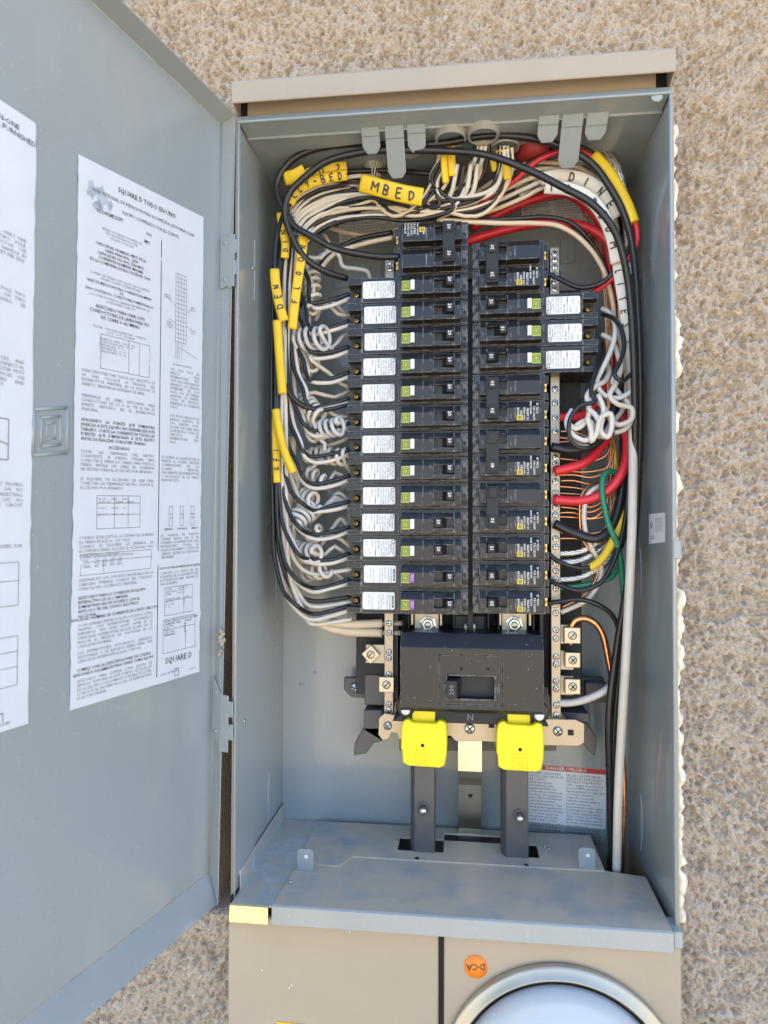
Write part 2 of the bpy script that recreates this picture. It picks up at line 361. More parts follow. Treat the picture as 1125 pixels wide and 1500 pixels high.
# corner gussets at the back (rounded vertical corner)
# top channel: rounded front lip, return hem, roof
m = MB()
m.prism([(.0020, .3728), (.005, .3738), (.006, .3728), (.0035, .3700), (.0012, .3680), (.0012, .3655), (-.001, .3645), (-.0024, .3650), (-.0026, .3662)], 'x', X0-.001, X1+.001)
m.build('top_lip', 'grey', cab, bevel=.0003)
m = MB(); m.prism([(-.0005, .3665), (.022, .3648), (.022, .3618), (.0205, .3618), (.0205, .3635), (-.0005, .3652)], 'x', X0+.001, X1-.001)
m.box(X0, X1, .022, YB+t_, ZT, ZT+t_)
m.build('top_wall', 'grey', cab, bevel=.0002)
for px, w_, y1, top in ((543, 27, 216, 190), (578, 28, 238, 190), (610, 27, 213, 190), (803, 29, 199, 172), (838, 30, 222, 172), (874, 30, 195, 172)):
    a = U(px, top, .024); b = U(px, y1, .024); h = w_/2/1000*.616
    m = MB(); zt = .363
    m.prism([(a[0]-h, zt), (a[0]+h, zt), (a[0]+h, b[2]+.004), (a[0]+h-.004, b[2]), (a[0]-h+.004, b[2]), (a[0]-h, b[2]+.004)], 'y', .023, .0245)
    m.box(a[0]-h, a[0]+h, .0215, .023, zt-.004 if w_ == 27 or w_ == 29 else zt-.006, zt+.001)
    m.v = [(p[0], p[1]+(zt-p[2])*1.15-.004, p[2]) for p in m.v]
    m.build('bent_tab', 'grey', cab, bevel=.0004)
# hood
m = MB()
m.prism([(-.012, .3770), (-.012, .3955), (-.0095, .3985), (.034, .4020), (.034, .3985), (-.0088, .3955), (-.0100, .3935), (-.0100, .3770)], 'x', -.2050, .1750)
for xa in (-.2050, .1737):
    m.prism([(-.0100, .3775), (-.0100, .3940), (-.008, .3955), (.034, .3985), (.034, .3715), (.008, .3715)], 'x', xa, xa+.0013)
m.build('rain_hood', 'beige', cab, bevel=.0006)
m = MB(); m.box(-.1965, .1640, .0078, .0095, .3700, .3992)
m.build('hood_back_strip', 'beige', cab)
m = MB(); m.box(-.2035, .1735, .0105, .012, .3670, .3990); m.build('hood_slot_shade', 'recess_shade', cab)  # dark sheet behind the strip, slot shade put into its colour
# outer beige can
m = MB()
for xa in (X0-.0034, X1+.0016): m.box(xa, xa+.0016, .002, .17, -.75, .372)
m.box(X0-.003, X1+.003, .1655, .17, -.75, .372); m.box(X0-.003, X1+.003, .0, .17, -.752, -.75)
m.build('outer_can', 'beige', cab)
# rivets and marks on side walls
def dome(cx, cy, cz, r, ax): return MB().lathe((cx, cy, cz), [(r, 0), (r*.9, r*.35), (r*.5, r*.62), (0, r*.7)], 14, 0, ax)
def on_left(px, py): return UP(px, py, (X0+.0012, 0, 0), np.array([1., 0, 0]))
def on_right(px, py): return UP(px, py, (X1-.0012, 0, 0), np.array([1., 0, 0]))
for px, py in ((371, 393), (359, 1056), (357, 1281)):
    p = on_left(px, py); dome(p[0]-.001, p[1], p[2], .003, (1, 0, 0)).build('rivet', 'steel', cab)
for px, y0, y1 in ((373, 352, 441),):
    a, b = on_left(px, y0), on_left(px, y1); MB().box(X0, X0+.0018, a[1]-.0006, a[1]+.0006, b[2], a[2]).build('stiffening_rib', 'grey', cab, bevel=.0003)
for px, y0, y1, sd in ((408, 795, 880, -1), (397, 1130, 1200, -1), (404, 1015, 1050, -1), (935, 800, 880, 1), (936, 1160, 1245, 1)):
    q = on_left if sd < 0 else on_right; a, b = q(px, y0), q(px, y1); xx = X0 if sd < 0 else X1
    m = MB(); zc = (a[2]+b[2])/2; hh = abs(a[2]-b[2])/2; ys = .009
    pts = [(a[1]+ys*cos(t)*.8, zc+hh*sin(t)*(1 if abs(sin(t)) < .9 else 1)) for t in np.linspace(0, 2*pi, 20, endpoint=False)]
    m.prism(pts, 'x', xx-.0008, xx+.0008); m.build('knockout', 'grey', cab, bevel=.0004)
m = MB(); p = on_right(985, 803)
m.box(X1-.001, X1+.006, -.002, .008, p[2]-.009, p[2]+.007); m.build('latch_keeper', 'grey', cab, bevel=.001)
m = MB().lathe(U(962, 141, .001), [(.0055, 0), (.005, .001), (.0035, .0018), (0, .002)], 20); m.build('corner_weld', 'grey', cab)
# floor
m = MB()
m.prism([(-.1640, -.0110), (.1680, -.0110), (.1690, .0762), (.1327, .0836), (-.1585, .0836)], 'z', ZB-.0015, ZB)
m.build('floor_plate', 'dusty', cab, bevel=.0004)
m = MB(); zr = ZB+.0012; zb = ZB-.0004
seg = [(-.1600, -.0660, .083, .1555), (-.0660, .1327, .0805, .0985), (-.0200, .0400, .0985, .1250), (.0740, .1327, .0985, .1555), (-.0660, .0740, .1420, .1555),
       (-.0660, -.0200, .1270, .1420), (.0400, .0740, .1270, .1420)]
for a in seg: m.box(a[0], a[1], a[2], a[3], zb, zr)
m.prism([(-.1560, .0620), (-.1180, .0600), (-.1080, .0805), (-.0660, .0805), (-.0660, .0830), (-.1600, .0830)], 'z', zb, zr)
m.build('raised_floor_plate', 'dusty', cab)
m = MB(); m.box(X0+.001, -.1530, -.0105, .1630, ZB-.0032, ZB-.0017)
m.prism([(X0+.001, ZB-.0025), (X0+.0022, ZB-.0025), (X0+.0022, ZB+.016), (X0+.001, ZB+.016)], 'y', .012, .1630)
m.build('floor_rail', 'galv', cab, bevel=.0003)
m = MB(); m.prism([(-.0112, ZB), (-.0126, ZB-.001), (-.0130, ZB-.0160), (-.0120, ZB-.0160), (-.0114, ZB-.002)], 'x', -.1640, .1680)
m.build('floor_lip', 'grey', cab, bevel=.0002)
m = MB(); m.prism([(-.0108, ZB-.0012), (-.0126, ZB-.0022), (-.0134, ZB-.0160), (-.0122, ZB-.0160), (-.0114, ZB-.003)], 'x', -.2015, -.1672)
m.build('lip_bracket', 'gold', cab, bevel=.0002)
m = MB(); m.box(.1685, .1757, -.0105, .012, ZB-.0135, ZB-.0005); m.build('corner_post', 'grey', cab, bevel=.0006)
m = MB(); m.box(-.2035, -.2015, -.0060, .012, ZB-.010, ZB+.001); m.build('corner_post', 'recess_shade', cab)  # near-black box, shade of the corner gap put into its colour
for px, py in ((447, 1276), (860, 1274)):
    p = UZ(px, py, ZB); m = MB(); h = .0078; y = p[1]
    pts = [(-h, 0), (h, 0), (h, .018), (h*.7, .0205), (-h*.7, .0205), (-h, .018)]
    m.prism([(p[0]+a, ZB+b) for a, b in pts], 'y', y, y+.0013)
    m.lathe((p[0]+.0008, y-.0001, ZB+.0135), [(.0021, 0), (.0019, .0003), (0, .0003)], 14, 1)
    m.build('upright_tab', ['grey', 'label'], cab, bevel=.0003)
for px, py in ((581, 1232), (805, 1243), (352, 1292), (425, 1292), (798, 1240)):
    p = UZ(px, py, ZB+.001); dome(p[0], p[1], p[2], .0022, (0, 0, 1)).build('rivet', 'steel', cab)
for px, py in ((611, 1257), (771, 1267)):
    p = UZ(px, py, ZB+.0013); MB().lathe((p[0], p[1], ZB+.0012), [(.0024, 0), (.0024, .0002), (0, .0002)], 14, 0, (0, 0, 1)).build('hole_shade_disc', 'recess_shade', cab)  # dark disc on the plate, hole shade put into its colour
# lower covers
cz0 = -.70
for xa, xb, zt in ((-.2046, -.0212, -.3395), (-.0165, .1757, -.3405)):
    m = MB(); m.box(xa, xb, -.0065, .0, cz0, zt); m.build('lower_cover', 'beige', cab, bevel=.0012)
m = MB(); m.box(-.2030, .1740, .0004, .002, -.75, ZB-.004); m.build('cover_gap_shade', 'gap_shade', cab)  # black sheet behind the covers, shade of their gap put into colour
m = MB(); a, b = U(697, 1416, -.0066), .0098
m.lathe((a[0], -.0065, a[2]), [(b, 0), (b, .0002), (0, .0002)], 40, 0)
m.text('DCA', .0075, lambda x, y: (a[0]-x*cos(.12)+y*sin(.12)*0, -.0069, a[2]-y*1.0-x*.10), 1, 'CENTER', bold=.02, valign='CENTER')
m.build('round_sticker', ['orange', 'ink'], cab)
for px, py in ((384, 1421), (424, 1447), (427, 1443), (512, 1364)):
    p = U(px, py, -.0067); MB().lathe(p, [(.0009, 0), (.0006, .0004), (0, .0005)], 7).build('paint_fleck', 'white', cab)
p = U(425, 1505, -.008)
MB().box(p[0]-.012, p[0]+.012, -.0072, -.0066, p[2]-.02, p[2]+.003).build('warning_sticker', 'tape', cab)
# rating sticker on the right wall
c4 = [on_right(*q) for q in ((951, 753), (974, 751), (974, 794), (951, 797))]
m = MB(); off = np.array([-.0003, 0, 0]); m.slab([p+off for p in c4], (.0002, 0, 0))
def bil(c, off, n=None):
    def fn(x, y):                                             # x right 0..1, y down (negative) 0..-1
        b = -y; return (c[0]*(1-x)*(1-b)+c[1]*x*(1-b)+c[2]*x*b+c[3]*(1-x)*b)+off
    return fn
fn = bil(c4, np.array([-.0005, 0, 0]))
m.text('CSA', .17, lambda x, y: fn(.09-y*1.2+.0, -.45-x*.0-x*.75+.2), 1, bold=.02)
for i in range(7): m.text('LISTED ENCLOSED PANEL', .055, lambda x, y, i=i: fn(.40+.075*i-y*1.1*.8, -.62+x*.75), 1)
m.text('E 9 15D\n30IAW C  ...', .085, lambda x, y: fn(.12+x*.9, -.72+y*.9), 1)
m.build('rating_sticker', ['label', 'ink'], cab)
# back wall labels
def wall_label(corners, head, name, lines, cols, sz):
    c = [U(a, b, YB-.0004) for a, b in corners]; m = MB(); off = np.array([0, -.0001, 0])
    m.slab(c, (0, .0003, 0)); fn = bil(c, off); H = head
    m.add([fn(0, 0), fn(1, 0), fn(1, -H), fn(0, -H)], [(0, 1, 2, 3)], 2)
    fn2 = bil(c, np.array([0, -.0002, 0])); wd = np.linalg.norm(c[1]-c[0]); ht = np.linalg.norm(c[3]-c[0])
    m.text('\u26A0DANGER / PELIGRO'.replace('\u26A0', ''), H*ht*.95, lambda x, y: fn2(.5+x/wd, -H*.5+y/ht), 3, 'CENTER', bold=.02, valign='CENTER')
    for (a0, a1, body, bd) in cols:
        m.text(body, sz, lambda x, y: fn2(a0+x/wd, -H-.03+y/ht), 1, 'LEFT', (a1-a0)*wd, bd, 1.0)
    m.build(name, ['label', 'ink', 'danger', 'print'], cab)
EN = ('HAZARD OF ELECTRIC SHOCK, EXPLOSION OR ARC FLASH\nApply appropriate personal protective equipment (PPE) and follow safe electrical work practices. '
      'This equipment must only be installed and serviced by qualified electrical personnel. Turn off all power supplying this equipment before working on or inside equipment. '
      'Always use a properly rated voltage sensing device to confirm power is off. Replace all devices, doors and covers before turning on power. This equipment must be effectively grounded.\n\nFailure to follow these instructions will result in death or serious injury.')
ES = ('PELIGRO DE DESCARGA ELECTRICA, EXPLOSION O DESTELLO POR ARQUEO\nUtilice equipo de proteccion personal (EPP) apropiado y siga las practicas de seguridad en trabajos electricos. '
      'Solamente el personal calificado debera instalar y prestar servicio de mantenimiento a este equipo. Desenergice el equipo antes de realizar cualquier trabajo dentro o fuera de el. '
      'Siempre utilice un dispositivo detector de tension nominal adecuado para confirmar la desenergizacion del equipo. Vuelva a colocar todos los dispositivos, las puertas y las cubiertas antes de volver a energizar este equipo. Este equipo debera estar conectado a tierra correctamente.\n\nEl incumplimiento de estas instrucciones podra causar la muerte o lesiones serias.')
wall_label([(772, 1119), (888, 1128), (887, 1215), (772, 1204)], .082, 'danger_label', 0, [(.03, .47, EN, 0), (.5, .985, ES, 0)], .0033)
wall_label([(496, 311), (596, 303), (596, 347), (497, 356)], .25, 'danger_label', 0, [(.03, .97, ES[:330], 0)], .0033)
wall_label([(764, 296), (860, 284), (860, 322), (764, 332)], .1, 'danger_label', 0, [(.03, .48, EN[:250], 0), (.52, .97, ES[:260], 0)], .0026)
for px0, px1, py0, py1 in ((820, 842, 349, 386), (488, 560, 385, 420)):
    a, b = U(px0, py0, YB), U(px1, py1, YB); m = MB(); m.box(a[0], b[0], YB-.0016, YB, b[2], a[2])
    m.lathe(((a[0]+b[0])/2, YB-.0016, b[2]+.006), [(.002, 0), (.001, .0008), (0, .0008)], 12); m.build('embossed_pad', 'grey', cab, bevel=.0008)
for px, py in ((536, 366), (600, 400), (440, 1003), (700, 1000), (462, 985)):
    p = U(px, py, YB); dome(p[0], YB, p[2], .0016, (0, -1, 0)).build('rivet', 'grey', cab)

# ------------------------------------------------------------------ door
vx = 947; dd = _f+R_*(vx-562.5)/F; ang = atan2(dd[0], dd[1])
du = np.array([-sin(ang), -cos(ang), 0]); dn = np.array([cos(ang), -sin(ang), 0])       # along the sheet towards the viewer; inner normal
hT, hB = U(345, 169, 0), U(319, 1328, 0)
dv = (hT-hB)/np.linalg.norm(hT-hB)
FW = .0145                                                      # flange width
sT, sB = hT-dn*FW, hB-dn*FW                                    # sheet corner line at the hinge side
dn2 = np.cross(du, dv)                                         # sheet normal (inner side)
dn2 /= np.linalg.norm(dn2)
if np.dot(dn2, dn) < 0: dn2 = -dn2
def on_door(px, py, off=0.): return UP(px, py, sB+dn2*off, dn2)
cT = on_door(324, 182); cB = on_door(306, 1277)                # upper and lower sheet corners
DL = .385
door_mats = ['grey']
m = MB(); th = -dn2*.0014
cT2 = cT+du*DL; cB2 = cB+du*DL
m.slab([cT, cB, cB2, cT2], th)
# hinge side flange, top flange, bottom flange, far flange
eT, eB = U(345, 169, 0), U(319, 1328, .001)
m.slab([cT, eT, eB, cB], -du*.0012)
eT2 = eT+du*DL; m.slab([cT, cT2, eT2, eT], dv*.0012)
fl = on_door(299, 1325, .012)
fl0 = cB+dn2*.012-dv*.0240; fl2 = fl0+du*DL
m.slab([cB, cB2, fl2, fl0], (-dv-dn2*.3)*.001)
m.slab([cT2, cB2, fl2, eT2], du*.001)
dloc = tuple(hB)
door = m.build('door', 'grey', cab, bevel=.0004)
# soft ridge lines where the sheet turns into flange
m = MB(); m.tube([cT+dn2*.0002, cB+dn2*.0002], .0011, 8); m.build('bend_line', 'grey', door)
# hinges
for py0, py1 in ((345, 427), (1020, 1107)):
    k0 = (py0-169)/(1328-169); k1 = (py1-169)/(1328-169)
    def fp(s, k, o=.0015): return (cT*(1-s)+eT*s)*(1-k)+(cB*(1-s)+eB*s)*k+du*o
    m = MB(); kk = k1-k0
    prof = [(.15, k0), (.55, k0+kk*.02), (.75, k0+kk*.05), (1.0, k0), (1.0, k1), (.9, k1), (.75, k1-kk*.05), (.55, k1-kk*.03), (.35, k1), (.15, k1)]
    m.slab([fp(s, k) for s, k in prof], du*-.0012)
    def reach(k, fr):                                          # point beyond the flange edge, fr of the way to the box
        a = fp(1.0, k); return a+dn*((X0-.0008-a[0])/dn[0])*fr
    m.slab([fp(.98, k0+kk*.03), reach(k0+kk*.03, .6), reach(k1-kk*.03, .6), fp(.98, k1-kk*.03)], -du*.0011)
    for i in (.12, .5):                                        # tongues that reach the box
        m.slab([reach(k0+kk*i, .58), reach(k0+kk*i, 1), reach(k0+kk*(i+.26), 1), reach(k0+kk*(i+.26), .58)], -du*.0010)
    m.build('hinge', 'grey', door, bevel=.0003)
    for kx in (.16, .83):
        c = fp(.5, k0+kk*kx, .0015); MB().lathe(c, [(.0019, 0), (.0016, .0005), (0, .0008)], 12, 0, tuple(du)).build('rivet', 'grey', door)
# lump of dried stucco stuck on the flange edge
m = MB()
for i in range(14):
    k = (925+38*rnd.random()-169)/1159; c = eT*(1-k)+eB*k+np.array([rnd.uniform(-.003, .001), -.002, 0]); r = rnd.uniform(.0012, .0026)
    m.lathe(c, [(0, -r), (r*.8, -r*.5), (r, 0), (r*.7, r*.6), (0, r*.9)], 7, 0, (rnd.random(), -1, rnd.random()))
m.build('dried_stucco_lump', 'stucco', door)
# embossed square (logo) on the sheet
def emb(corn, w_, hgt):
    m = MB(); c = [on_door(*q, off=.0001) for q in corn]
    for i in range(4):
        a, b = c[i], c[(i+1) % 4]; m.tube([a, a*.5+b*.5, b], w_, 8)
    return m
m = emb([(49, 600), (98, 597), (98, 663), (48, 667)], .0012, 0)
for q in emb([(60, 612), (88, 610), (88, 651), (60, 654)], .0011, 0), emb([(68, 620), (81, 619), (81, 642), (68, 644)], .0008, 0):
    m.add(q.v, q.f, 0, True)
m.build('embossed_emblem', 'grey', door)
# label sheets
def sheet(name, corners, nx, ny, seed, texts, lines=(), patch=()):
    c = [on_door(*q, off=.0006) if len(q) == 2 else np.array(q) for q in corners]
    rg = random.Random(seed); W_ = np.linalg.norm(c[1]-c[0]); H_ = (np.linalg.norm(c[3]-c[0])+np.linalg.norm(c[2]-c[1]))/2
    wr = [(rg.random(), rg.random(), rg.uniform(.03, .12), rg.uniform(-.5, .5), rg.uniform(.004, .012), rg.uniform(.2, .7)) for _ in range(26)]
    def disp(a, b):
        h = 0
        for (x, y, lx, sl, wy, am) in wr:
            if abs(a-x) < lx*3: h += am*math.exp(-((a-x)/lx)**2-((b-y-(a-x)*sl*.2)/wy)**2)
        return h*.0016
    def P(a, b, o=0.):
        q = c[0]*(1-a)*(1-b)+c[1]*a*(1-b)+c[2]*a*b+c[3]*(1-a)*b
        return q+dn2*(disp(a, b)+o)
    m = MB(); vs = []
    for j in range(ny+1):
        for i in range(nx+1):
            a = i/nx; b = j/ny
            if i in (0, nx) : a += rg.uniform(-.004, .004)
            vs.append(P(a, b))
    m.add(vs, [(j*(nx+1)+i, j*(nx+1)+i+1, (j+1)*(nx+1)+i+1, (j+1)*(nx+1)+i) for j in range(ny) for i in range(nx)], 0, True)
    for (a0, b0, wd, sz, al, body, bd, mi) in texts:            # b0 fraction of height, sz in mm
        m.text(body, sz*(.66 if sz > 5.3 else .70)/1000, lambda x, y: P(min(1, max(0, a0+x/W_)), min(1, max(0, b0-y/H_)), .00025), mi, al, wd*W_ if wd else None, bd, 1.0)
    for (a0, b0, a1, b1, wd) in lines:
        if abs(a1-a0) > abs(b1-b0)*H_/W_: d = (0, wd/1000/H_)
        else: d = (wd/1000/W_, 0)
        k = 12
        for i in range(k):
            p0 = (a0+(a1-a0)*i/k, b0+(b1-b0)*i/k); p1 = (a0+(a1-a0)*(i+1)/k, b0+(b1-b0)*(i+1)/k)
            m.add([P(p0[0], p0[1], .0002), P(p1[0], p1[1], .0002), P(p1[0]+d[0], p1[1]+d[1], .0002), P(p0[0]+d[0], p0[1]+d[1], .0002)], [(0, 1, 2, 3)], 2)
    for (a0, b0, ra, rb, sd) in patch:
        rr = random.Random(sd); k = 26
        m.add([P(a0+ra*cos(t)*(1+.3*sin(3*t+sd)), b0+rb*sin(t)*(1+.2*cos(5*t)), .00015) for t in np.linspace(0, 2*pi, k, endpoint=False)], [tuple(range(k))], 3)
    return m.build(name, ['paper', 'greyink', 'ink', 'residue'], door, recalc=False)
T = []
def tx(a, b, wd, sz, body, al='JUSTIFY', bd=0., mi=1): T.append((a, b, wd, sz, al, body, bd, mi))
tx(.50, .022, None, 8.2, 'SQUARE D TODO EN UNO', 'CENTER', .012, 2)
tx(.50, .046, None, 5.6, 'BASE INTEGRAL DE MEDICION PARA ACOMETIDA LISTA PARA SOLAR', 'CENTER', 0, 2)
tx(.53, .064, None, 5.8, 'EQUIPO COMPRADO POR EL CLIENTE', 'CENTER', 0, 2)
tx(.12, .080, None, 6.2, 'SC2042M225PF', 'LEFT', .01, 2); tx(.48, .086, None, 4.2, 'SERIE', 'LEFT'); tx(.47, .102, None, 5.4, 'M01', 'LEFT', .015, 2)
tx(.05, .112, .5, 3.6, 'CENTRO DE CARGA CON MEDIDOR\nTIPO 3R A PRUEBA DE LLUVIA\n120/240V~ 1F 3H 60HZ', 'CENTER')
tx(.05, .142, .5, 4.6, 'CAPACIDAD NOMINAL MAX. DE LA\nLINEA PRINCIPAL: 225A\nCAPACIDAD DEL BUS: 225A MAX.\nCORRIENTE NOMINAL MAXIMA\nDE LA COMPANIA DE ELECTRICIDAD: 200A', 'CENTER', .008, 2)
tx(.05, .200, .5, 3.6, 'CUANDO SE UTILIZA COMO EQUIPO DE ACOMETIDA\nMAXIMO CUATRO INTERRUPTORES', 'CENTER')
tx(.05, .215, .5, 4.3, 'BASE DE MEDICION PARA CORRIENTE NOMINAL DE\n200A CONTINUOS. CONECTORES SUMINISTRADOS', 'CENTER', .004, 2)
tx(.05, .240, .5, 3.6, 'LOS CONDUCTORES NO DEBERAN SER MENORES QUE\nLO REQUERIDO PARA 75C', 'CENTER')
tx(.05, .258, .5, 5.3, 'ADECUADO PARA USAR CON\nCONDUCTORES DE LINEA PARA 75C\nDE COBRE O ALUMINIO', 'CENTER', .01, 2)
tx(.05, .298, .5, 3.3, 'VOLTAJE   CAPACIDAD INTERRUPTIVA   CONEXION\n120/240   10 000   ESTANDAR', 'CENTER')
tx(.15, .318, .4, 3.2, 'CALIBRE DEL CABLE   TORQUE   Nm\nCONDUCTOR DE LINEA   250   28\nBARRA NEUTRA   50   5.6\nCABLE PRINCIPAL   36   4.0\nCABLE DE TIERRA   25   2.8', 'LEFT')
tx(.04, .382, .53, 4.6, 'PARA DESCONECTAR TODOS LOS CIRCUITOS DE LA CAJA COLOQUE LA PALANCA DEL INTERRUPTOR PRINCIPAL EN LA POSICION DE ABIERTO. MANTENGA DESPEJADO EL AREA.')
tx(.04, .428, .53, 4.6, 'TERMINALES DE LINEA ADECUADAS PARA CONDUCTORES DE CU O AL. USE EL PAR DE APRIETE INDICADO EN EL INTERRUPTOR PRINCIPAL.')
tx(.04, .472, .53, 4.8, 'APAGANDO LA FUENTE QUE SUMINISTRA ENERGIA A ESTE EQUIPO NO DESENERGIZA ESTE TABLERO. CORTE LA CORRIENTE DE TODAS LAS FUENTES QUE SUMINISTRAN A ESTE EQUIPO ANTES DE REALIZAR CUALQUIER TRABAJO.', 'JUSTIFY', .008, 2)
tx(.30, .519, None, 5.0, 'ACCESORIOS', 'CENTER', .01, 2)
tx(.04, .530, .53, 4.5, 'TODAS LAS TERMINALES DEL NEUTRO CONSISTENTE SE PUEDEN UTILIZAR PARA CONECTAR A TIERRA LOS CABLES. PARA PUESTA A TIERRA INSTALE UN CABLE DE CONEXION NECESITADO PARA EL ACCESORIO POR SEPARADO.')
tx(.04, .580, .53, 4.5, 'SE REQUIERE UN ACCESORIO DE CAJA PARA CONECTAR LAS TERMINALES NEUTRO. SOLICITE EL ACCESORIO POR SEPARADO.')
tx(.16, .618, .42, 3.2, 'No. DE        CABLE        PAR DE\nCATALOGO      CALIBRE      APRIETE\n\n1 POLO        8 AWG        36\n\n2 POLOS       4-2/0        50', 'LEFT')
tx(.04, .688, .53, 4.5, 'CUANDO SE NECESITE EL ACCESORIO DE LA BARRA DE TIERRA PIDA EL No. CAT. PK23.\nCUANDO SE REQUIERE LA ENTRADA DE ACOMETIDA AEREA SOLICITE EL ACCESORIO TIPO CONCENTRICO CAT. A200.')
tx(.06, .725, .5, 3.2, 'CUANDO SE REQUIERA ENTRADA SUBTERRANEA\nTUBO         1.25      1.50      2.00      2.50\nPLACA       A125    A150    A200    A250\nCIERRE      AB25    AB50    AB75    AB90', 'LEFT')
tx(.04, .765, .53, 4.5, 'ORDENAR KIT CAT. SOPORTE E INSTALARLO EN LA CABECERA SUPERIOR CUANDO SEA UTILIZADO COMO EQUIPO DE SERVICIO PRINCIPAL.')
tx(.04, .797, .53, 4.6, 'ADECUADO PARA LA CONEXION DE EQUIPO INTERACTIVO DE LA COMPANIA SUMINISTRADORA DE ACUERDO CON EL ARTICULO 705 DEL CODIGO ELECTRICO NACIONAL.', 'LEFT', .008, 2)
tx(.30, .836, None, 4.6, 'CAPACIDAD NOMINAL DE CORRIENTE DE CORTO CIRCUITO', 'CENTER', .008, 2)
tx(.04, .847, .53, 4.3, '10 000 AMPERES SIMETRICOS RCM A 120/240 V~ COMO MAXIMO. CON INTERRUPTORES AUTOMATICOS DERIVADOS TIPO HOM, HOMT, HOMB ES LA CAPACIDAD INTERRUPTIVA DE ESTE EQUIPO. NO SE INCLUYE EL MEDIDOR DE WATTHORA EN LA CAPACIDAD NOMINAL.')
tx(.04, .897, .53, 4.3, 'LOS INTERRUPTORES AUTOMATICOS DERIVADOS ADICIONALES O DE REPUESTO DEBEN TENER UNA CAPACIDAD INTERRUPTIVA IGUAL O MAYOR.')
tx(.30, .928, None, 4.6, 'CUMPLE CON LAS ESPECIFICACIONES DE CUADRO\nADECUADO SOLAMENTE PARA USARSE COMO EQUIPO', 'CENTER', .008, 2)
tx(.04, .948, .53, 4.3, 'ADECUADO PARA CUMPLIR COMO EQUIPO DE SERVICIO TEMPORAL EN ESTE CUADRO. SE USA EL KIT DE ACCESORIO Y LA CUBIERTA A PRUEBA DE LLUVIA. CONSULTE AL PROVEEDOR LOCAL DE ENERGIA PARA LA ALTURA MINIMA.')
tx(.66, .250, .3, 2.8, 'BARRA\nNEUTRAL\nY TIERRA', 'LEFT'); tx(.64, .195, .3, 2.8, 'ESPACIO\nDERIVADO', 'LEFT'); tx(.88, .205, .3, 2.8, 'LINEA 1\nLINEA 2', 'LEFT'); tx(.88, .255, .3, 2.8, 'PUENTE\nUNION', 'LEFT')
tx(.72, .335, .3, 2.8, 'DIAGRAMA DE ALAMBRADO', 'LEFT')
tx(.70, .345, .27, 4.4, 'UN SOLO POLO DE ESPACIO PARA INTERRUPTORES TIPO HOM CON CAPACIDAD DE RESPALDO. LOS ESPACIOS SUPERIORES DE DOS POLOS NO SE PUEDEN ADAPTAR. EL MAXIMO TOTAL DE CIRCUITOS DERIVADOS ES CUARENTA Y DOS.')
tx(.70, .442, .27, 4.4, 'DOS POLOS SENCILLOS DE ESPACIO ACEPTAN UN TIPO TANDEM HOMT. ACOPLE POR LINEA PARA COMPLETAR EL TOTAL DE CIRCUITOS. USE INTERRUPTORES TIPO HOM.')
tx(.63, .530, .35, 4.4, 'EL SISTEMA DE CLASIFICACION LE PERMITE AL USUARIO INSTALAR COMBINACIONES EN LOS LUGARES RESTANTES. UNICAMENTE USE INTERRUPTORES Y ACCESORIOS DE LA MARCA PARA REPUESTO.')
tx(.66, .680, .4, 3.4, 'CERRADO        DISPARADO        ABIERTO', 'LEFT', .004, 2)
tx(.63, .692, .35, 4.2, 'LA PALANCA EN POSICION CENTRAL INDICA QUE SE HA DISPARADO EL INTERRUPTOR. PARA RESTABLECERLO PONGA LA PALANCA EN ABIERTO Y LUEGO EN CERRADO. RETIRE SOLO LAS PLACAS NECESARIAS.')
tx(.81, .760, None, 3.9, 'DATOS DE PAR DE APRIETE DE LA ZAPATA', 'CENTER', .008, 2)
tx(.63, .770, .35, 4.2, 'CONSULTE LOS DATOS EN LAS ETIQUETAS DE LOS INTERRUPTORES AUTOMATICOS PARA OBTENER EL PAR DE APRIETE.')
tx(.68, .806, .3, 2.9, 'ZAPATA             CALIBRE   PAR\nBARRA NEUTRA   14-4   36\nTIERRA              10-8   25\n\nCALIBRE DEL CABLE       TORQUE\n14 - 10 CU                        20\n8 - 4 CU AL                       35\n3 - 1/0                              50', 'LEFT')
tx(.67, .872, .31, 3.2, 'NEUTRO DERIVADO Y EQUIPO DE TIERRA\nCALIBRE DEL CABLE          TORQUE\n8 - 4 CU AL                      35\n10 CU                              25\n6 CU - 2/0 AL                   50\nTIERRA AWG                    40', 'LEFT', .003, 2)
tx(.68, .948, None, 11.0, 'SQUARE D', 'LEFT', .006, 2)
tx(.64, .980, None, 3.4, 'HECHO EN MEXICO', 'LEFT'); tx(.90, .985, None, 3.0, 'SAV01286', 'LEFT')
Ls = [(.608, .09, .608, .985, .8), (.16, .312, .52, .312, .3), (.16, .376, .52, .376, .3), (.16, .312, .16, .376, .3), (.52, .312, .52, .376, .3), (.36, .312, .36, .376, .3), (.44, .312, .44, .376, .3),
      (.15, .614, .46, .614, .3), (.15, .628, .46, .628, .3), (.15, .650, .46, .650, .3), (.15, .676, .46, .676, .3), (.15, .614, .15, .676, .3), (.27, .614, .27, .676, .3), (.37, .614, .37, .676, .3), (.46, .614, .46, .676, .3),
      (.05, .722, .55, .722, .3), (.05, .736, .55, .736, .3), (.05, .760, .55, .760, .3), (.05, .722, .05, .760, .3), (.55, .722, .55, .760, .3), (.20, .736, .20, .760, .3),
      (.67, .804, .92, .804, .3), (.67, .862, .92, .862, .3), (.67, .804, .67, .862, .3), (.92, .804, .92, .862, .3), (.84, .804, .84, .862, .3), (.67, .832, .92, .832, .3),
      (.66, .870, .95, .870, .3), (.66, .940, .95, .940, .3), (.66, .870, .66, .940, .3), (.95, .870, .95, .940, .3), (.86, .878, .86, .940, .3), (.66, .892, .95, .892, .3)]
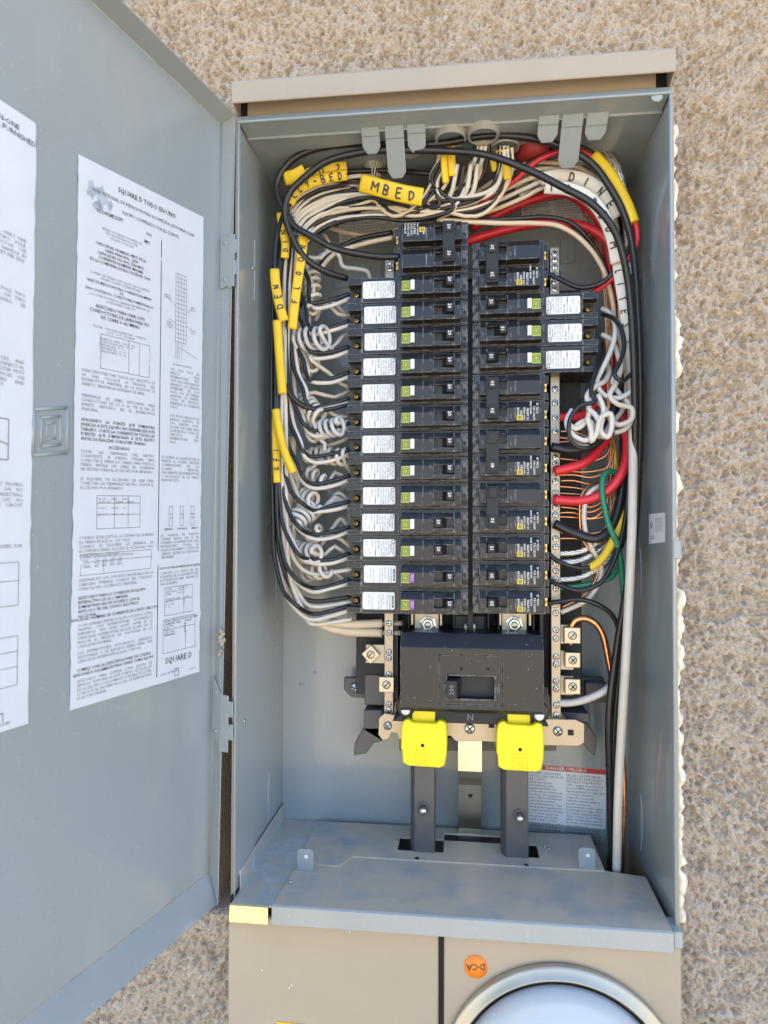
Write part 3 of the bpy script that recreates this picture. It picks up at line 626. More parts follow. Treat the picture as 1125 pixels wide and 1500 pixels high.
for i in range(17): Ls.append((.74, .145+.009*i, .84, .145+.009*i, .25))
for a in (.74, .765, .79, .815, .84): Ls.append((a, .145, a, .29, .3))
for a in (.745, .76, .775, .80): Ls.append((a, .29, a, .325, .3))
Ls += [(.66, .20, .74, .215, .3), (.68, .245, .74, .25, .3), (.84, .225, .89, .21, .3), (.84, .25, .89, .255, .3), (.79, .30, .95, .315, .3)]
for a in (.70, .80, .90):
    Ls += [(a, .635, a, .676, .3), (a+.03, .635, a+.03, .676, .3), (a, .635, a+.03, .635, .3), (a, .676, a+.03, .676, .3), (a, .650, a+.03, .653, .5), (a+.01, .660, a+.03, .658, .5)]
Ls += [(.765, .978, .80, .978, .4), (.765, .993, .80, .993, .4), (.765, .978, .765, .993, .4), (.80, .978, .80, .993, .4), (.775, .982, .79, .982, .4)]
sheet('instruction_label', [(115, 226), (298, 318), (292, 984), (102, 1041)], 20, 70, 5, T, Ls,
      [(.085, .052, .03, .017, 1), (.15, .060, .035, .022, 2), (.21, .068, .018, .010, 3), (.13, .078, .03, .010, 5)])
cTR = on_door(53, 181, .0006); cBR = on_door(41, 1060, .0006); wl = .125
cTL = cTR+du*wl+dv*.0; cBL = cBR+du*wl
T = []
tx(.80, .02, None, 7, 'ALL-IN-ONE\nCUSTOMER FURNISHED', 'CENTER', .01, 2)
tx(.5, .20, .45, 4.6, 'ONE PLUG ON NEUTRAL ONLY ONE POLE HOMT 15-30A TWO POLE. SPACES 1 PER CONNECTOR. USE COPPER WIRE. BREAKER HANDLE IN TRIP POSITION NEEDS RESET PER SIDE.')
tx(.5, .29, .45, 4.6, 'THE PLUG ON SINGLE POLE TWO POLE TYPE. MAY PLUG ON TWO SPACES. BREAKERS SHALL BE MOUNTED PER NEC.')
tx(.52, .365, None, 4.8, 'USE BREAKERS ONLY.', 'LEFT', .012, 2)
tx(.5, .40, .45, 4.6, 'BREAKER HANDLE LOCKS AND HANDLE TIES PER CONNECTOR. SECONDARY SURGE ARRESTER MUST USE TWO ADJACENT SPACES. USE HOM HOMT BREAKERS AND REPLACEMENT PARTS ONLY.')
tx(.75, .575, None, 4.6, 'OFF', 'LEFT', .01, 2)
tx(.5, .600, .45, 4.6, 'THIS BREAKER IS RESET BY MOVING HANDLE TO OFF THEN ON. NO TOOL NEEDED WHEN RESETTING. FILLER OPENINGS USE CAT NO HOMFP FILL ONE POLE CIRCUIT OPENING.')
tx(.5, .70, .45, 4.6, 'SEE FIELD INSTALLED BREAKERS FOR TORQUES')
tx(.55, .74, .4, 4.2, 'WIRE           TORQUE\nSIZE            LB. IN.\n\n14 - 10         250\n\n8 - 4            50', 'LEFT')
tx(.55, .86, .4, 4.2, 'WIRE SIZE      TORQUE\n\n8 CU             25\n\n6 - 2/0           50', 'LEFT'); tx(.8, .985, None, 4, 'SAV01285', 'LEFT')
Ls = [(.5, .73, .93, .73, .3), (.5, .76, .93, .76, .3), (.5, .80, .93, .80, .3), (.93, .73, .93, .80, .3), (.72, .73, .72, .80, .3), (.5, .85, .93, .85, .3), (.5, .875, .93, .875, .3), (.5, .90, .93, .90, .3), (.5, .93, .93, .93, .3), (.93, .85, .93, .93, .3), (.72, .85, .72, .93, .3),
      (.78, .50, .78, .565, .5), (.86, .50, .86, .565, .5), (.78, .50, .86, .50, .5), (.78, .565, .86, .565, .5), (.74, .53, .86, .54, .6), (.78, .97, .85, .97, .5), (.85, .97, .85, .985, .5)]
sheet('instruction_label', [tuple(cTL), tuple(cTR), tuple(cBR), tuple(cBL)], 16, 60, 9, T, Ls)

# ------------------------------------------------------------------ breakers
YL, YR = .076, .0622                                           # low tier and raised face depths
def prof(yf, zc=0.):                                            # raised section profile (y, z)
    return [(YL+.002, -.0098), (yf+.0004, -.0096), (yf, -.0090), (yf, .0030), (yf+.0045, .0096), (YL+.002, .0098)]
def case_afci():
    m = MB()
    m.box(.0003, .1055, YL, .128, -.0125, .0082); m.box(.0003, .1055, YL+.0012, .128, .0082, .0126)
    m.box(.1055, .1195, YL+.0004, .128, .0062, .0126); m.box(.1055, .1195, YL+.0004, .128, -.0125, -.0072)
    m.box(.1055, .1190, .0900, .128, -.0072, .0062)
    # ribs of the inner end
    for i in range(3): m.box(.0010+.0019*i, .0020+.0019*i, YL-.0012, YL+.001, -.0105, .0100)
    p = prof(YR)
    m.prism(p, 'x', .0068, .0136); m.prism(p, 'x', .0330, .0432)
    up = [(YL+.002, .0042), (YR+.0008, .0042), (YR+.0045, .0096), (YL+.002, .0098)]
    dn = [(YL+.002, -.0098), (YR+.0004, -.0096), (YR, -.0090), (YR, -.0052), (YL+.002, -.0052)]
    m.prism(up, 'x', .0136, .0330); m.prism(dn, 'x', .0136, .0330)
    m.box(.0136, .0330, .0705, .0770, -.0052, .0042)
    q = [(y-.0009 if y < .07 else y, z*1.03) for y, z in p]
    m.prism(q, 'x', .0434, .0650)
    m.box(.1045, .1050, YL-.0006, YL+.001, -.011, .007); m.box(.0680, .0684, YL-.0006, YL+.001, -.009, .008)
    return m
def case_std():
    m = MB()
    m.box(.0003, .0690, YL, .128, -.0125, .0126)
    for i in range(3): m.box(.0010+.0019*i, .0020+.0019*i, YL-.0012, YL+.001, -.0105, .0100)
    p = prof(YR)
    m.prism(p, 'x', .0062, .0130); m.prism(p, 'x', .0325, .0640)
    up = [(YL+.002, .0042), (YR+.0008, .0042), (YR+.0045, .0096), (YL+.002, .0098)]
    dn = [(YL+.002, -.0098), (YR+.0004, -.0096), (YR, -.0090), (YR, -.0052), (YL+.002, -.0052)]
    m.prism(up, 'x', .0130, .0325); m.prism(dn, 'x', .0130, .0325)
    m.box(.0130, .0325, .0705, .0770, -.0052, .0042)
    m.box(.0400, .0403, YR-.0004, YR+.002, -.0085, .0028)
    m.box(.0690, .0735, .083, .128, .0030, .0120); m.box(.0690, .0735, .083, .128, -.0120, -.0050)
    return m
def flip(m, s):
    if s > 0: return m
    m.v = [(-p[0], p[1], p[2]) for p in m.v]; return m
def rot_text(m, body, size, s, u, y, z, mi, bold=0., line=1., al='LEFT', va='TOP', width=None):
    # right column reads bottom to top, left column top to bottom; (u, z) is the text's start
    if s > 0: fn = lambda a, b: (u-b, y, z+a)
    else: fn = lambda a, b: (-u+b, y, z-a)
    return m.text(body, size, fn, mi, al, width, bold, line, va)
LAB = 'HOMELINE CIRCUIT\nBREAKER\nUL LISTED CAFI GF\n120V~ 60Hz 10kA\nUSE 60/75C WIRE\nCU/AL 14-8 AWG\nDF-3640\nCAT HOM120\nSERIES 2'
LAB2 = 'CIRCUIT BREAKER\nDUAL FUNCTION\nHACR TYPE\nUL LISTED CAFI\n120V~ 10kA 60Hz\nTORQUE 36 LB-IN\nSWD  60/75C'
_mesh = {}
def cached(key, make, mats, bevel=0.):
    if key not in _mesh:
        o = make().build(key[0], mats, None, bevel, loc=(0, 0, 0)); _mesh[key] = o.data; bpy.data.objects.remove(o)
    return _mesh[key]
def addpart(name, me, parent, loc=(0, 0, 0), label=None):
    o = bpy.data.objects.new(name, me); C.objects.link(o); o.parent = parent; o.location = loc
    if label: o['label'] = label
    return o
def handle(s, on, num):
    u0, u1 = (.0140, .0215) if on else (.0245, .0320)
    m = MB()
    if on: pr = [(u0, .0545), (u1-.001, .0545), (u1+.0035, .0690), (u0, .0690)]
    else: pr = [(u0+.001, .0545), (u1, .0545), (u1, .0690), (u0-.0035, .0690)]
    m.prism([(a, b) for a, b in pr], 'z', -.0046, .0036); m = flip(m, s)
    uc = (u0+u1)/2
    rot_text(m, num, .0046, s, uc-.0000, .0543, -.0005*s, 1, .02, al='CENTER', va='CENTER'); return m
def badge(s):
    m = MB(); a, b, y = .0556, .0638, YR-.0011
    m.box(a, b, y-.0003, y+.001, -.0068, .0028)
    z0, z1 = -.0055, .0015; c = (a+b)/2
    def sq(h, w_):
        for (x0, x1, q0, q1) in ((c-h, c+h, -.002+h-w_, -.002+h), (c-h, c+h, -.002-h, -.002-h+w_), (c-h, c-h+w_, -.002-h+w_, -.002+h-w_), (c+h-w_, c+h, -.002-h+w_, -.002+h-w_)):
            m.add([(x0, y-.00045, q0), (x1, y-.00045, q0), (x1, y-.00045, q1), (x0, y-.00045, q1)], [(0, 1, 2, 3)], 1)
    sq(.0034, .0006); sq(.0019, .0005); return flip(m, s)
def nameplate(s, kind):
    m = MB(); a, b = .0712, .1030; y = YL-.0004; r = .0012
    pts = [(a+r, -.0085), (b-r, -.0085), (b, -.0085+r), (b, .0085-r), (b-r, .0085), (a+r, .0085), (a, .0085-r), (a, -.0085+r)]
    m.prism(pts, 'y', y, YL+.0001); m = flip(m, s); y -= .0001
    z = -.0075 if s > 0 else .0075
    if kind == 0:
        ls = LAB.split('\n'); us = [.0722, .0745, .0768, .0795, .0818, .0842, .0868, .0900, .0930]; zz = [.0045, .0045, .001, .000, .001, .002, .002, .001, .0]
        for i, t in enumerate(ls): rot_text(m, t, .0026 if i == 6 else .0021, s, us[i], y, z+(.0035 if i < 2 else 0)*s, 1, .012 if i in (6,) else 0)
        rot_text(m, 'CU-AL', .0020, s, .0955, y, z+.008*s, 1); rot_text(m, 'UL 24', .0020, s, .0985, y, z+.0*s, 1); rot_text(m, '15-0', .0020, s, .1005, y, z+.008*s, 1)
        q = [(.0722, -.0075), (.0748, -.0075), (.0748, -.0046), (.0722, -.0046)]
        for i in range(4):
            A, B = q[i], q[(i+1) % 4]
            x0, x1 = sorted((A[0], B[0])); c0, c1 = sorted((A[1], B[1])); e = .00025
            k = 1 if s > 0 else -1
            m.add([(k*(x0-e), y, k*(c0-e)), (k*(x1+e), y, k*(c0-e)), (k*(x1+e), y, k*(c1+e)), (k*(x0-e), y, k*(c1+e))], [(0, 1, 2, 3)], 1)
        m.add([(x*s, y, k*s) for x, k in ((.0905, .0030), (.0912, .0030), (.0912, .0078), (.0905, .0078))], [(0, 1, 2, 3)], 1)
    else:
        m.add([(x*s, y, k) for x, k in ((.0722, -.0065), (.0740, -.0065), (.0740, .0050), (.0722, .0050))], [(0, 1, 2, 3)], 1)
        rot_text(m, 'SCHNEIDER', .0017, s, .0723, y-.0001, z+.0035*s, 2, .01)
        for i, t in enumerate(LAB2.split('\n')): rot_text(m, t, .0020, s, (.0752, .0778, .0812, .0838, .0862, .0925, .0955)[i], y, z+.001*s, 1)
    return m
def stdprint(s, first):
    m = MB(); y = YR-.0002
    k = s
    for i, (t, zz, sz) in enumerate((('HOM', .002, .0030), ('250', -.001, .0028), ('10kA 120/240', -.003, .0022), ('UL LISTED', -.002, .0026), ('HACR SWD', .0022, .0024), ('60/75C 14-2', -.004, .0026), ('CU/AL 35', -.0045, .0026))):
        rot_text(m, t, sz, s, .0415+.0030*i, y, (-.0036 if i < 2 else (-.0088 if i in (2, 3, 5) else -.0030))*s if s > 0 else (.0036 if i < 2 else .0085)*1, 0, .02)
    for x0, x1, q0, q1, mi in ((.0415, .0470, -.0086, -.0038, 1),):
        zq = (q0, q1) if s > 0 else (-.0012, .0036)
        m.add([(k*x0, y-.0002, zq[0]), (k*x1, y-.0002, zq[0]), (k*x1, y-.0002, zq[1]), (k*x0, y-.0002, zq[1])], [(0, 1, 2, 3)], mi)
        c = (x0+x1)/2; zc = sum(zq)/2; h = .0014
        for (a0, a1, b0, b1) in ((-h, h, h-.0005, h), (-h, h, -h, -h+.0005), (-h, -h+.0005, -h, h), (h-.0005, h, -h, h), (-.0004, .0004, -.0004, .0004)):
            m.add([(k*(c+a0), y-.0004, zc+b0), (k*(c+a1), y-.0004, zc+b0), (k*(c+a1), y-.0004, zc+b1), (k*(c+a0), y-.0004, zc+b1)], [(0, 1, 2, 3)], 2)
    return m
def onoff(s, w_):
    m = MB(); y = YR-.0002
    if w_ == 0: rot_text(m, 'ON', .0026, s, .0086, y, (-.006 if s > 0 else .004), 0)
    else: rot_text(m, 'OFF', .0026, s, .0350, y, (-.007 if s > 0 else .005), 0)
    return m
ANCH = {-1: .0048, 1: .0087}
rowL = lambda k: .2350-.02564*k
rowR = lambda k: .2645-.02580*k
def breaker_afci(s, z, on, num, kind, label, group):
    b = thing('circuit_breaker', label, 'circuit breaker', (ANCH[s], 0, z), group)
    addpart('case', cached(('case', 'a', s), lambda: flip(case_afci(), s), ['black'], .00035), b)
    addpart('nameplate', cached(('nameplate', s, kind), lambda: nameplate(s, kind), ['label', 'ink', 'label']), b, (rnd.uniform(-.0012, .0012), 0, rnd.uniform(-.0007, .0007)))
    addpart('badge', cached(('badge', s), lambda: badge(s), ['lime', 'ink']), b)
    def tb():
        m = MB(); m.box(.0515, .0553, YR-.0030, YR, -.0062, .0032); m = flip(m, s)
        if kind: rot_text(m, 'TEST', .0029, s, .0534, YR-.0031, -.0015, 1, al='CENTER', va='CENTER')
        return m
    addpart('test_button', cached(('test_button', s, kind), tb, ['purple' if kind else 'white', 'print'], .0003), b)
    addpart('handle', cached(('handle', s, on, num), lambda: handle(s, on, num), ['blackm', 'print'], .0004), b)
    addpart('terminal_screw', cached(('terminal_screw', s), lambda: MB().screw((s*.1118, .0880, -.0012), .0036, .0035, 0, 1, .7), ['brass', 'recess_shade']), b)
    for w_ in (0, 1): addpart('moulded_word', cached(('moulded_word', s, w_), lambda: onoff(s, w_), ['greyink']), b)
    return b
def breaker_std(s, zs, on, nums, label, group, textrow):
    b = thing('circuit_breaker', label, 'circuit breaker', (ANCH[s], 0, zs[0]), group)
    for i, z in enumerate(zs):
        dz = z-zs[0]
        addpart('case', cached(('case', 's', s), lambda: flip(case_std(), s), ['black'], .00035), b, (0, 0, dz))
        if i == textrow: addpart('printed_rating', cached(('printed_rating', s), lambda: stdprint(s, 0), ['print', 'ybadge', 'ink']), b, (0, 0, dz))
        for w_ in (0, 1): addpart('moulded_word', cached(('moulded_word', s, w_), lambda: onoff(s, w_), ['greyink']), b, (0, 0, dz))
        if len(zs) == 1: addpart('handle', cached(('handle', s, on, nums[i]), lambda: handle(s, on, nums[i]), ['blackm', 'print'], .0004), b, (0, 0, dz))
        addpart('terminal_clip', cached(('terminal_clip', s), lambda: MB().box(s*.0692-.002, s*.0692+.002, .079, .084, -.0048, .0028).screw((s*.0692, .079, -.001), .0019, .001, 0, 1), ['brass', 'recess_shade']), b, (0, 0, dz))
    if len(zs) == 2:
        dz = zs[1]-zs[0]
        def tie():
            m = MB(); m.box(.0128, .0245, .0560, .0600, dz-.0072, .0062); m.box(.014, .023, .0600, .069, -.0046, .0036); m.box(.014, .023, .0600, .069, dz-.0046, dz+.0036)
            for j, q in enumerate((0, dz)): m.box(.0146, .0226, .0545, .0562, q-.0052, q+.0046)
            m = flip(m, s)
            for j, q in enumerate((0, dz)):
                if nums[j]: rot_text(m, nums[j], .0046, s, .0186, .0543, q-.0003, 1, .02, al='CENTER', va='CENTER')
            return m
        addpart('handle_tie', cached(('handle_tie', s, tuple(nums), round(dz, 4)), tie, ['blackm', 'print'], .0005), b)
    return b
GL, GR = 'white-labelled breakers in the left column', 'white-labelled breakers in the right column'
for k in range(13):
    kind = 1 if k >= 11 else 0; on = k not in (9, 10)
    if k == 11: lb = 'black breaker with purple test button, directly above the bottom left breaker'
    elif k == 12: lb = 'bottom breaker of the left column with a purple test button'
    elif k == 9: lb = 'white-labelled breaker switched off with handle to the left, upper of the two'
    elif k == 10: lb = 'white-labelled breaker switched off, just above the purple-button breakers'
    elif k == 0: lb = 'topmost white-labelled breaker of the left column, right under the two-pole breaker'
    else: lb = ORD[k]+' white-labelled black breaker counting down the left column'
    breaker_afci(-1, rowL(k), on, '20', kind, lb, GL)
breaker_std(-1, [rowL(-2), rowL(-1)], True, ['50', '50'], 'two-pole 50 amp breaker topping the left column under the wire bundle', 'two-pole breakers', 0)
for k, on, lb in ((2, True, 'top one of three white-labelled breakers in the right column'), (3, False, 'middle one of three white-labelled right column breakers, handle switched off'), (4, True, 'lowest of the three white-labelled breakers in the right column')):
    breaker_afci(1, rowR(k), on, '15', 0, lb, GR)
for k, nm, lb in ((0, ['20', '20'], 'two-pole 20 amp breaker at the top of the right column'), (5, ['50', '50'], 'two-pole breaker just below the three white-labelled right breakers'),
                  (7, ['', '40'], 'two-pole 40 amp breaker beside the upper thick red wire end'), (9, ['', '50'], 'two-pole breaker above the three single right breakers, beside the lower red cable')):
    breaker_std(1, [rowR(k), rowR(k+1)], True, nm, lb, 'two-pole breakers', 1)
for k, nm, lb in ((11, '15', 'uppermost of three single-pole breakers at the bottom of the right column'), (12, '20', 'middle single-pole breaker at the bottom of the right column'), (13, '20', 'lowest single-pole breaker in the right column, above the main breaker')):
    breaker_std(1, [rowR(k)], True, [nm], lb, 'single-pole breakers', 0)

# ------------------------------------------------------------------ bus assembly
bus = thing('bus_assembly', 'black plastic bus tray with metal neutral bars behind the breakers', 'bus bar assembly', tuple(U(690, 1100, .15)))
m = MB()
a, b = U(531, 372, .13), U(868, 1085, .13)
m.box(-.098, .088, .128, .140, -.165, .262); m.box(-.112, -.074, .120, .140, -.175, .20); m.box(.088, .120, .126, .140, -.175, .245)
m.box(-.0705, -.0655, .1, .14, -.175, .24); m.box(.0750, .0790, .1, .14, -.175, .24)
for i in range(14):                                             # rib combs beside the bars
    z = rowR(i)-.012; m.box(.0790, .0965, .1, .13, z-.0035, z+.0035)
for px in (600, 640, 665, 715, 730, 780): 
    p = U(px, 915, .11); m.box(p[0]-.0012, p[0]+.0012, .1, .13, -.125, -.085)
m.box(.0035, .0098, .092, .13, -.12, .245)
m.build('base_tray', 'blackm', bus, bevel=.0006)
m = MB()                                                        # mounting ears and feet
def ear(px0, px1, py0, py1, y, cx, cy):
    a, b = U(px0, py0, y), U(px1, py1, y); m.box(a[0], b[0], y, .15, b[2], a[2])
ear(534, 578, 988, 1034, .118, 0, 0); ear(858, 890, 1000, 1030, .125, 0, 0)
p = U(519, 1006, .135); m.prism([(p[0]-.011, p[2]+.010), (p[0]+.02, p[2]+.010), (p[0]+.02, p[2]-.011), (p[0]-.003, p[2]-.011), (p[0]-.011, p[2]-.003)], 'y', .133, .14)
p = U(868, 1010, .14); m.prism([(p[0]-.02, p[2]+.013), (p[0]+.011, p[2]+.013), (p[0]+.013, p[2]-.004), (p[0]+.004, p[2]-.012), (p[0]-.02, p[2]-.012)], 'y', .138, .145)
pts = [(518, 1107), (519, 1090), (533, 1066), (560, 1066), (560, 1086), (548, 1088), (536, 1104)]
m.slab([U(x, y, .115) for x, y in pts], (0, .03, 0))
m.slab([U(x, y, .115) for x, y in ((533, 1040), (560, 1040), (560, 1086), (533, 1070))], (0, .03, 0))
m.slab([U(x, y, .118) for x, y in ((858, 1058), (874, 1080), (872, 1108), (862, 1100), (852, 1086), (840, 1086), (840, 1058))], (0, .03, 0))
m.slab([U(x, y, .112) for x, y in ((822, 1043), (862, 1045), (866, 1058), (834, 1058))], (0, .03, 0))
m.slab([U(x, y, .122) for x, y in ((585, 1080), (815, 1080), (815, 1100), (585, 1100))], (0, .02, 0))
m.build('mounting_frame', 'legp', bus, bevel=.0008)
for px, py, y in ((520, 1007, .133), (866, 1014, .138)): 
    p = U(px, py, y); MB().screw(p, .0052, .003, 0, 1, 1.2).build('mounting_screw', ['steel', 'recess_shade'], bus)
def bar(px, top, bot, y, w_=.0046):
    a, b = U(px, top, y), U(px+1, bot, y); x = (a[0]+b[0])/2; m = MB(); m.box(x-w_, x+w_, y, y+.011, b[2], a[2])
    o = m.build('neutral_bar', 'tin', bus, bevel=.0005); return o, x
barL, xl = bar(569.5, 372, 1052, .096); barR, xr = bar(813, 362, 1052, .096)
def bscrew(px, py, y, par, x=None, r=.0032):
    p = U(px, py, y); MB().screw((x if x is not None else p[0], y, p[2]), r, .0012, 0, 1, rnd.uniform(0, 3)).build('screw', ['steel', 'recess_shade'], par)
for py in (384, 394, 913, 927, 955, 964, 988, 1032, 1040): bscrew(569, py, .096, barL, xl)
for py in (372, 381, 391, 402, 413, 424, 570, 590, 612, 632, 652, 670, 680, 692, 705, 722, 743, 754, 789, 801, 825, 836, 848, 862, 886, 898, 923, 935, 962, 973, 998, 1009, 1033, 1047): bscrew(814, py, .096, barR, xr)
# cross strap and drop strap
m = MB(); y = .090
pts = [(555, 1052), (563, 1045), (582, 1048), (830, 1054), (843, 1054), (856, 1060), (856, 1088), (848, 1093), (800, 1092), (706, 1086), (668, 1086), (660, 1078), (584, 1083), (582, 1075), (574, 1073), (569, 1083), (560, 1084), (554, 1076)]
m.slab([U(a, b, y) for a, b in pts], (0, .003, 0)); m.build('neutral_strap', 'tin', bus, bevel=.0004)
for px, py, r in ((568, 1063, .0042), (817, 1071, .0046), (688, 1067, .0052)): 
    p = U(px, py, y); MB().screw(p, r, .0025, 0, 1, .7).build('strap_screw', ['steel', 'recess_shade'], bus)
for px, py in ((836, 1073), (720, 1062)):
    p = U(px, py, y); MB().box(p[0]-.0028, p[0]+.0028, y-.0002, y+.001, p[2]-.0028, p[2]+.0028).build('square_hole_shade', 'recess_shade', bus)  # dark square plate painted in for the shade of a punched hole
m = MB(); xa, xb = U(671, 1100, .092)[0], U(706, 1100, .092)[0]
zq = [(.0935, U(690, 1083, .0935)[2]), (.0935, U(690, 1100, .0935)[2]), (.094, U(690, 1130, .094)[2]), (.104, U(690, 1140, .104)[2]), (.118, U(690, 1150, .118)[2]), (.143, U(690, 1214, .143)[2]), (.143, ZB-.01)]
poly = [(a, b) for a, b in zq]+[(a+.002, b+.0004) for a, b in zq[::-1]]
n = len(zq)
for (x0, x1) in ((xa, xb),):
    vs = [(x, a+o, b) for x in (x0, x1) for o in (0, .002) for a, b in zq]
    fs = []
    for i in range(n-1):
        for c, d in ((0, n), (2*n, 3*n), (0, 2*n), (n, 3*n)): fs.append((c+i, c+i+1, d+i+1, d+i))
    m.add(vs, fs, 0)
m.build('drop_strap', 'strap', bus)
p = U(689, 1165, .1235); MB().lathe(p, [(.0022, 0), (.0022, .0005), (0, .0005)], 14).build('strap_hole_shade', 'recess_shade', bus)  # dark disc on the strap, painted in as the hole's shade
# cube lugs
def cube(px, py, y, h, rot=0., screw=True, dep=.012, sr=.0042, slot='one'):
    p = U(px, py, y); m = MB(); q = [(h*sqrt(2)*cos(rot+pi/4+i*pi/2), h*sqrt(2)*sin(rot+pi/4+i*pi/2)) for i in range(4)]
    m.prism([(p[0]+a, p[2]+b) for a, b in q], 'y', y, y+dep)
    o = m.build('lug', 'alu', bus, bevel=.0005)
    MB().screw((p[0], y, p[2]), sr, .0012, 0, 1, .8, slot=slot).build('lug_screw', ['alu', 'recess_shade'], o)
cube(543, 959, .094, .0068, .75); cube(566, 1003, .090, .0076, .0); cube(838.5, 931, .090, .0078); cube(839, 967, .090, .0073, slot='x'); cube(839, 1006, .090, .0073, slot='x')
for px, py in ((552, 958), (825, 929), (826, 967), (826, 1004)):
    p = U(px, py, .1); MB().box(p[0]-.0115, p[0]+.0095, .100, .108, p[2]-.0095, p[2]+.0095).build('lug_base', 'tin', bus, bevel=.0004)
# line bus tongues with hex bolts
for px0, px1, pxb in ((607, 643, 627), (735, 772, 753)):
    a, b = U(px0, 897, .098), U(px1, 936, .098); m = MB(); m.box(a[0], b[0], .098, .102, b[2], a[2]+.01)
    m.box(a[0]-.003, a[0]-.0005, .09, .11, a[2]-.012, a[2]+.01); m.box(b[0]+.001, b[0]+.0035, .09, .11, a[2]-.012, a[2]+.01)
    o = m.build('bus_tongue', 'tin', bus, bevel=.0005)
    p = U(pxb, 914, .098); m = MB(); m.lathe(p, [(.0088, 0), (.0088, .0014), (.0072, .0018)], 6, 0, sm=False); m.lathe(p, [(.0066, .0018), (.0066, .006), (.0055, .0068)], 6, 0, sm=False)
    m.lathe(p, [(.0034, .0068), (.0034, .0085), (.0026, .009), (0, .009)], 14, 1); m.build('hex_bolt', ['steel', 'alu'], o)
p = U(688, 919, .1); m = MB(); m.box(p[0]-.017, p[0]+.017, .1, .12, p[2]-.02, p[2]+.014); m.build('centre_block', 'blackm', bus, bevel=.003)
MB().screw((p[0], .1, p[2]), .0068, .003, 0, 1, .9).build('centre_screw', ['alu', 'recess_shade'], bus)
# feed legs (insulating troughs)
for px0, px1, pyb, pxs, pys in ((603, 638, 1242, 620, 1183), (737, 775, 1252, 761, 1194)):
    y = .0965; a, b = U(px0+2, 1100, y), U(px1-1, 1100, y); m = MB()
    zt = U(620, 1095, y)[2]; m.box(a[0]+.001, b[0], y, .118, ZB-.003, zt)
    m.prism([(a[0]-.003, .104), (a[0]+.001, y+.0005), (a[0]+.001, .118), (a[0]-.003, .118)], 'z', ZB-.003, zt)
    m.box((a[0]+b[0])/2-.006, (a[0]+b[0])/2+.006, y-.0002, .118, ZB-.008, ZB)
    o = m.build('feed_trough', 'legp', bus, bevel=.0008)
    p = U(pxs, pys, y); m = MB(); m.lathe(p, [(.006, -.001), (.0062, .0008), (.0052, .0012)], 20, 0); 
    q = (p[0]+.0006, p[1], p[2]-.0028); m.lathe((p[0], y-.001, p[2]), [(.0042, 0), (.0042, .006), (.003, .0072), (0, .0076)], 16, 1, (0.05, -1, -.35))
    m.build('trough_pin', ['legp', 'steel'], o)
# ------------------------------------------------------------------ main breaker
mb_ = thing('main_breaker', 'wide black main breaker below the two breaker columns', 'main breaker', tuple(U(690, 1045, .06)))
y = .058
def Z(py, yy=None): return U(690, py, y if yy is None else yy)[2]
xa, xb = U(586, 990, y)[0], U(797, 990, y)[0]
m = MB()
zt, zb_ = Z(950), Z(1040); wx0, wx1 = U(643, 990, y)[0], U(736, 990, y)[0]
xh0, xh1 = U(655, 1010, y)[0], U(724, 1010, y)[0]; zh1, zh0 = Z(991), Z(1024)
m.prism([(y, zb_), (y, zt), (y+.011, zt+.0125), (.125, zt+.0125), (.125, zb_-.006), (y+.004, zb_-.004)], 'x', xa, xb)
yr = y+.0009
c1 = MB().box(wx0, wx1, y-.01, yr, Z(1033), Z(960)); c2 = MB().box(xh0, xh1, y-.01, y+.014, zh0, zh1)
carve(m, [c1, c2], 'case', 'speck', mb_, .0005)
m = MB(); m.box(xh0-.001, xh1+.001, y+.010, y+.02, zh0-.001, zh1+.001); m.build('handle_slot', 'blackm', mb_)
m = MB()
for x0, x1, z0, z1 in ((xh0-.0025, xh1+.0025, zh1, zh1+.0012), (xh0-.0025, xh1+.0025, zh0-.0018, zh0), (xh0-.0015, xh0, zh0, zh1), (xh1, xh1+.0015, zh0, zh1)): m.box(x0, x1, y+.0006, y+.004, z0, z1)
pz = Z(962); px_ = U(695, 960, y)[0]; m.box(px_-.0075, px_+.0095, y+.0004, y+.005, pz-.005, pz+.0065)
m.build('handle_frame', 'black', mb_, bevel=.0004)
hx0, hx1 = U(654, 1010, y-.008)[0], U(670, 1010, y-.008)[0]; hz1, hz0 = U(660, 997, y-.008)[2], U(660, 1023, y-.008)[2]
m = MB(); m.prism([(hx0, y-.010), (hx1-.0005, y-.010), (hx1+.004, y+.012), (hx0+.004, y+.012)], 'z', hz0, hz1)
m.text('200', .0062, lambda a, b: ((hx0+hx1)/2-b, y-.0102, (hz0+hz1)/2+a), 1, 'CENTER', valign='CENTER', bold=.01)
m.build('handle', ['blackm', 'greyink'], mb_, bevel=.0006)
for px, py in ((676, 979), (715, 980)): 
    p = U(px, py, yr); MB().lathe((p[0], yr, p[2]), [(.0015, -.0001), (.0015, .0002), (0, .0002)], 12).build('vent_hole_shade', 'recess_shade', mb_)  # dark discs carry the shade of the vent holes in their colour
m = MB(); m.text('ON', .004, lambda a, b: (U(648, 1012, y)[0]-b, yr-.0002, Z(1014)+a)); m.text('OFF', .004, lambda a, b: (U(727, 1012, y)[0]-b, yr-.0002, Z(1016)+a)); tag(m.build('moulded_lettering', ['greyink', 'greyink'], mb_), kind='stuff')
for px, py in ((649, 942), (730, 942)):
    p = U(px, py, y+.008); m = MB(); m.lathe((p[0], y+.011, p[2]-.002), [(.0085, -.01), (.0085, .002), (.0072, .003), (0, .003)], 22, 0)
    m.build('fixing_boss', 'black', mb_)
    MB().screw((p[0], y+.008, p[2]-.0025), .0036, .0022, 0, 0, 1.2).build('screw', ['steel'], mb_)
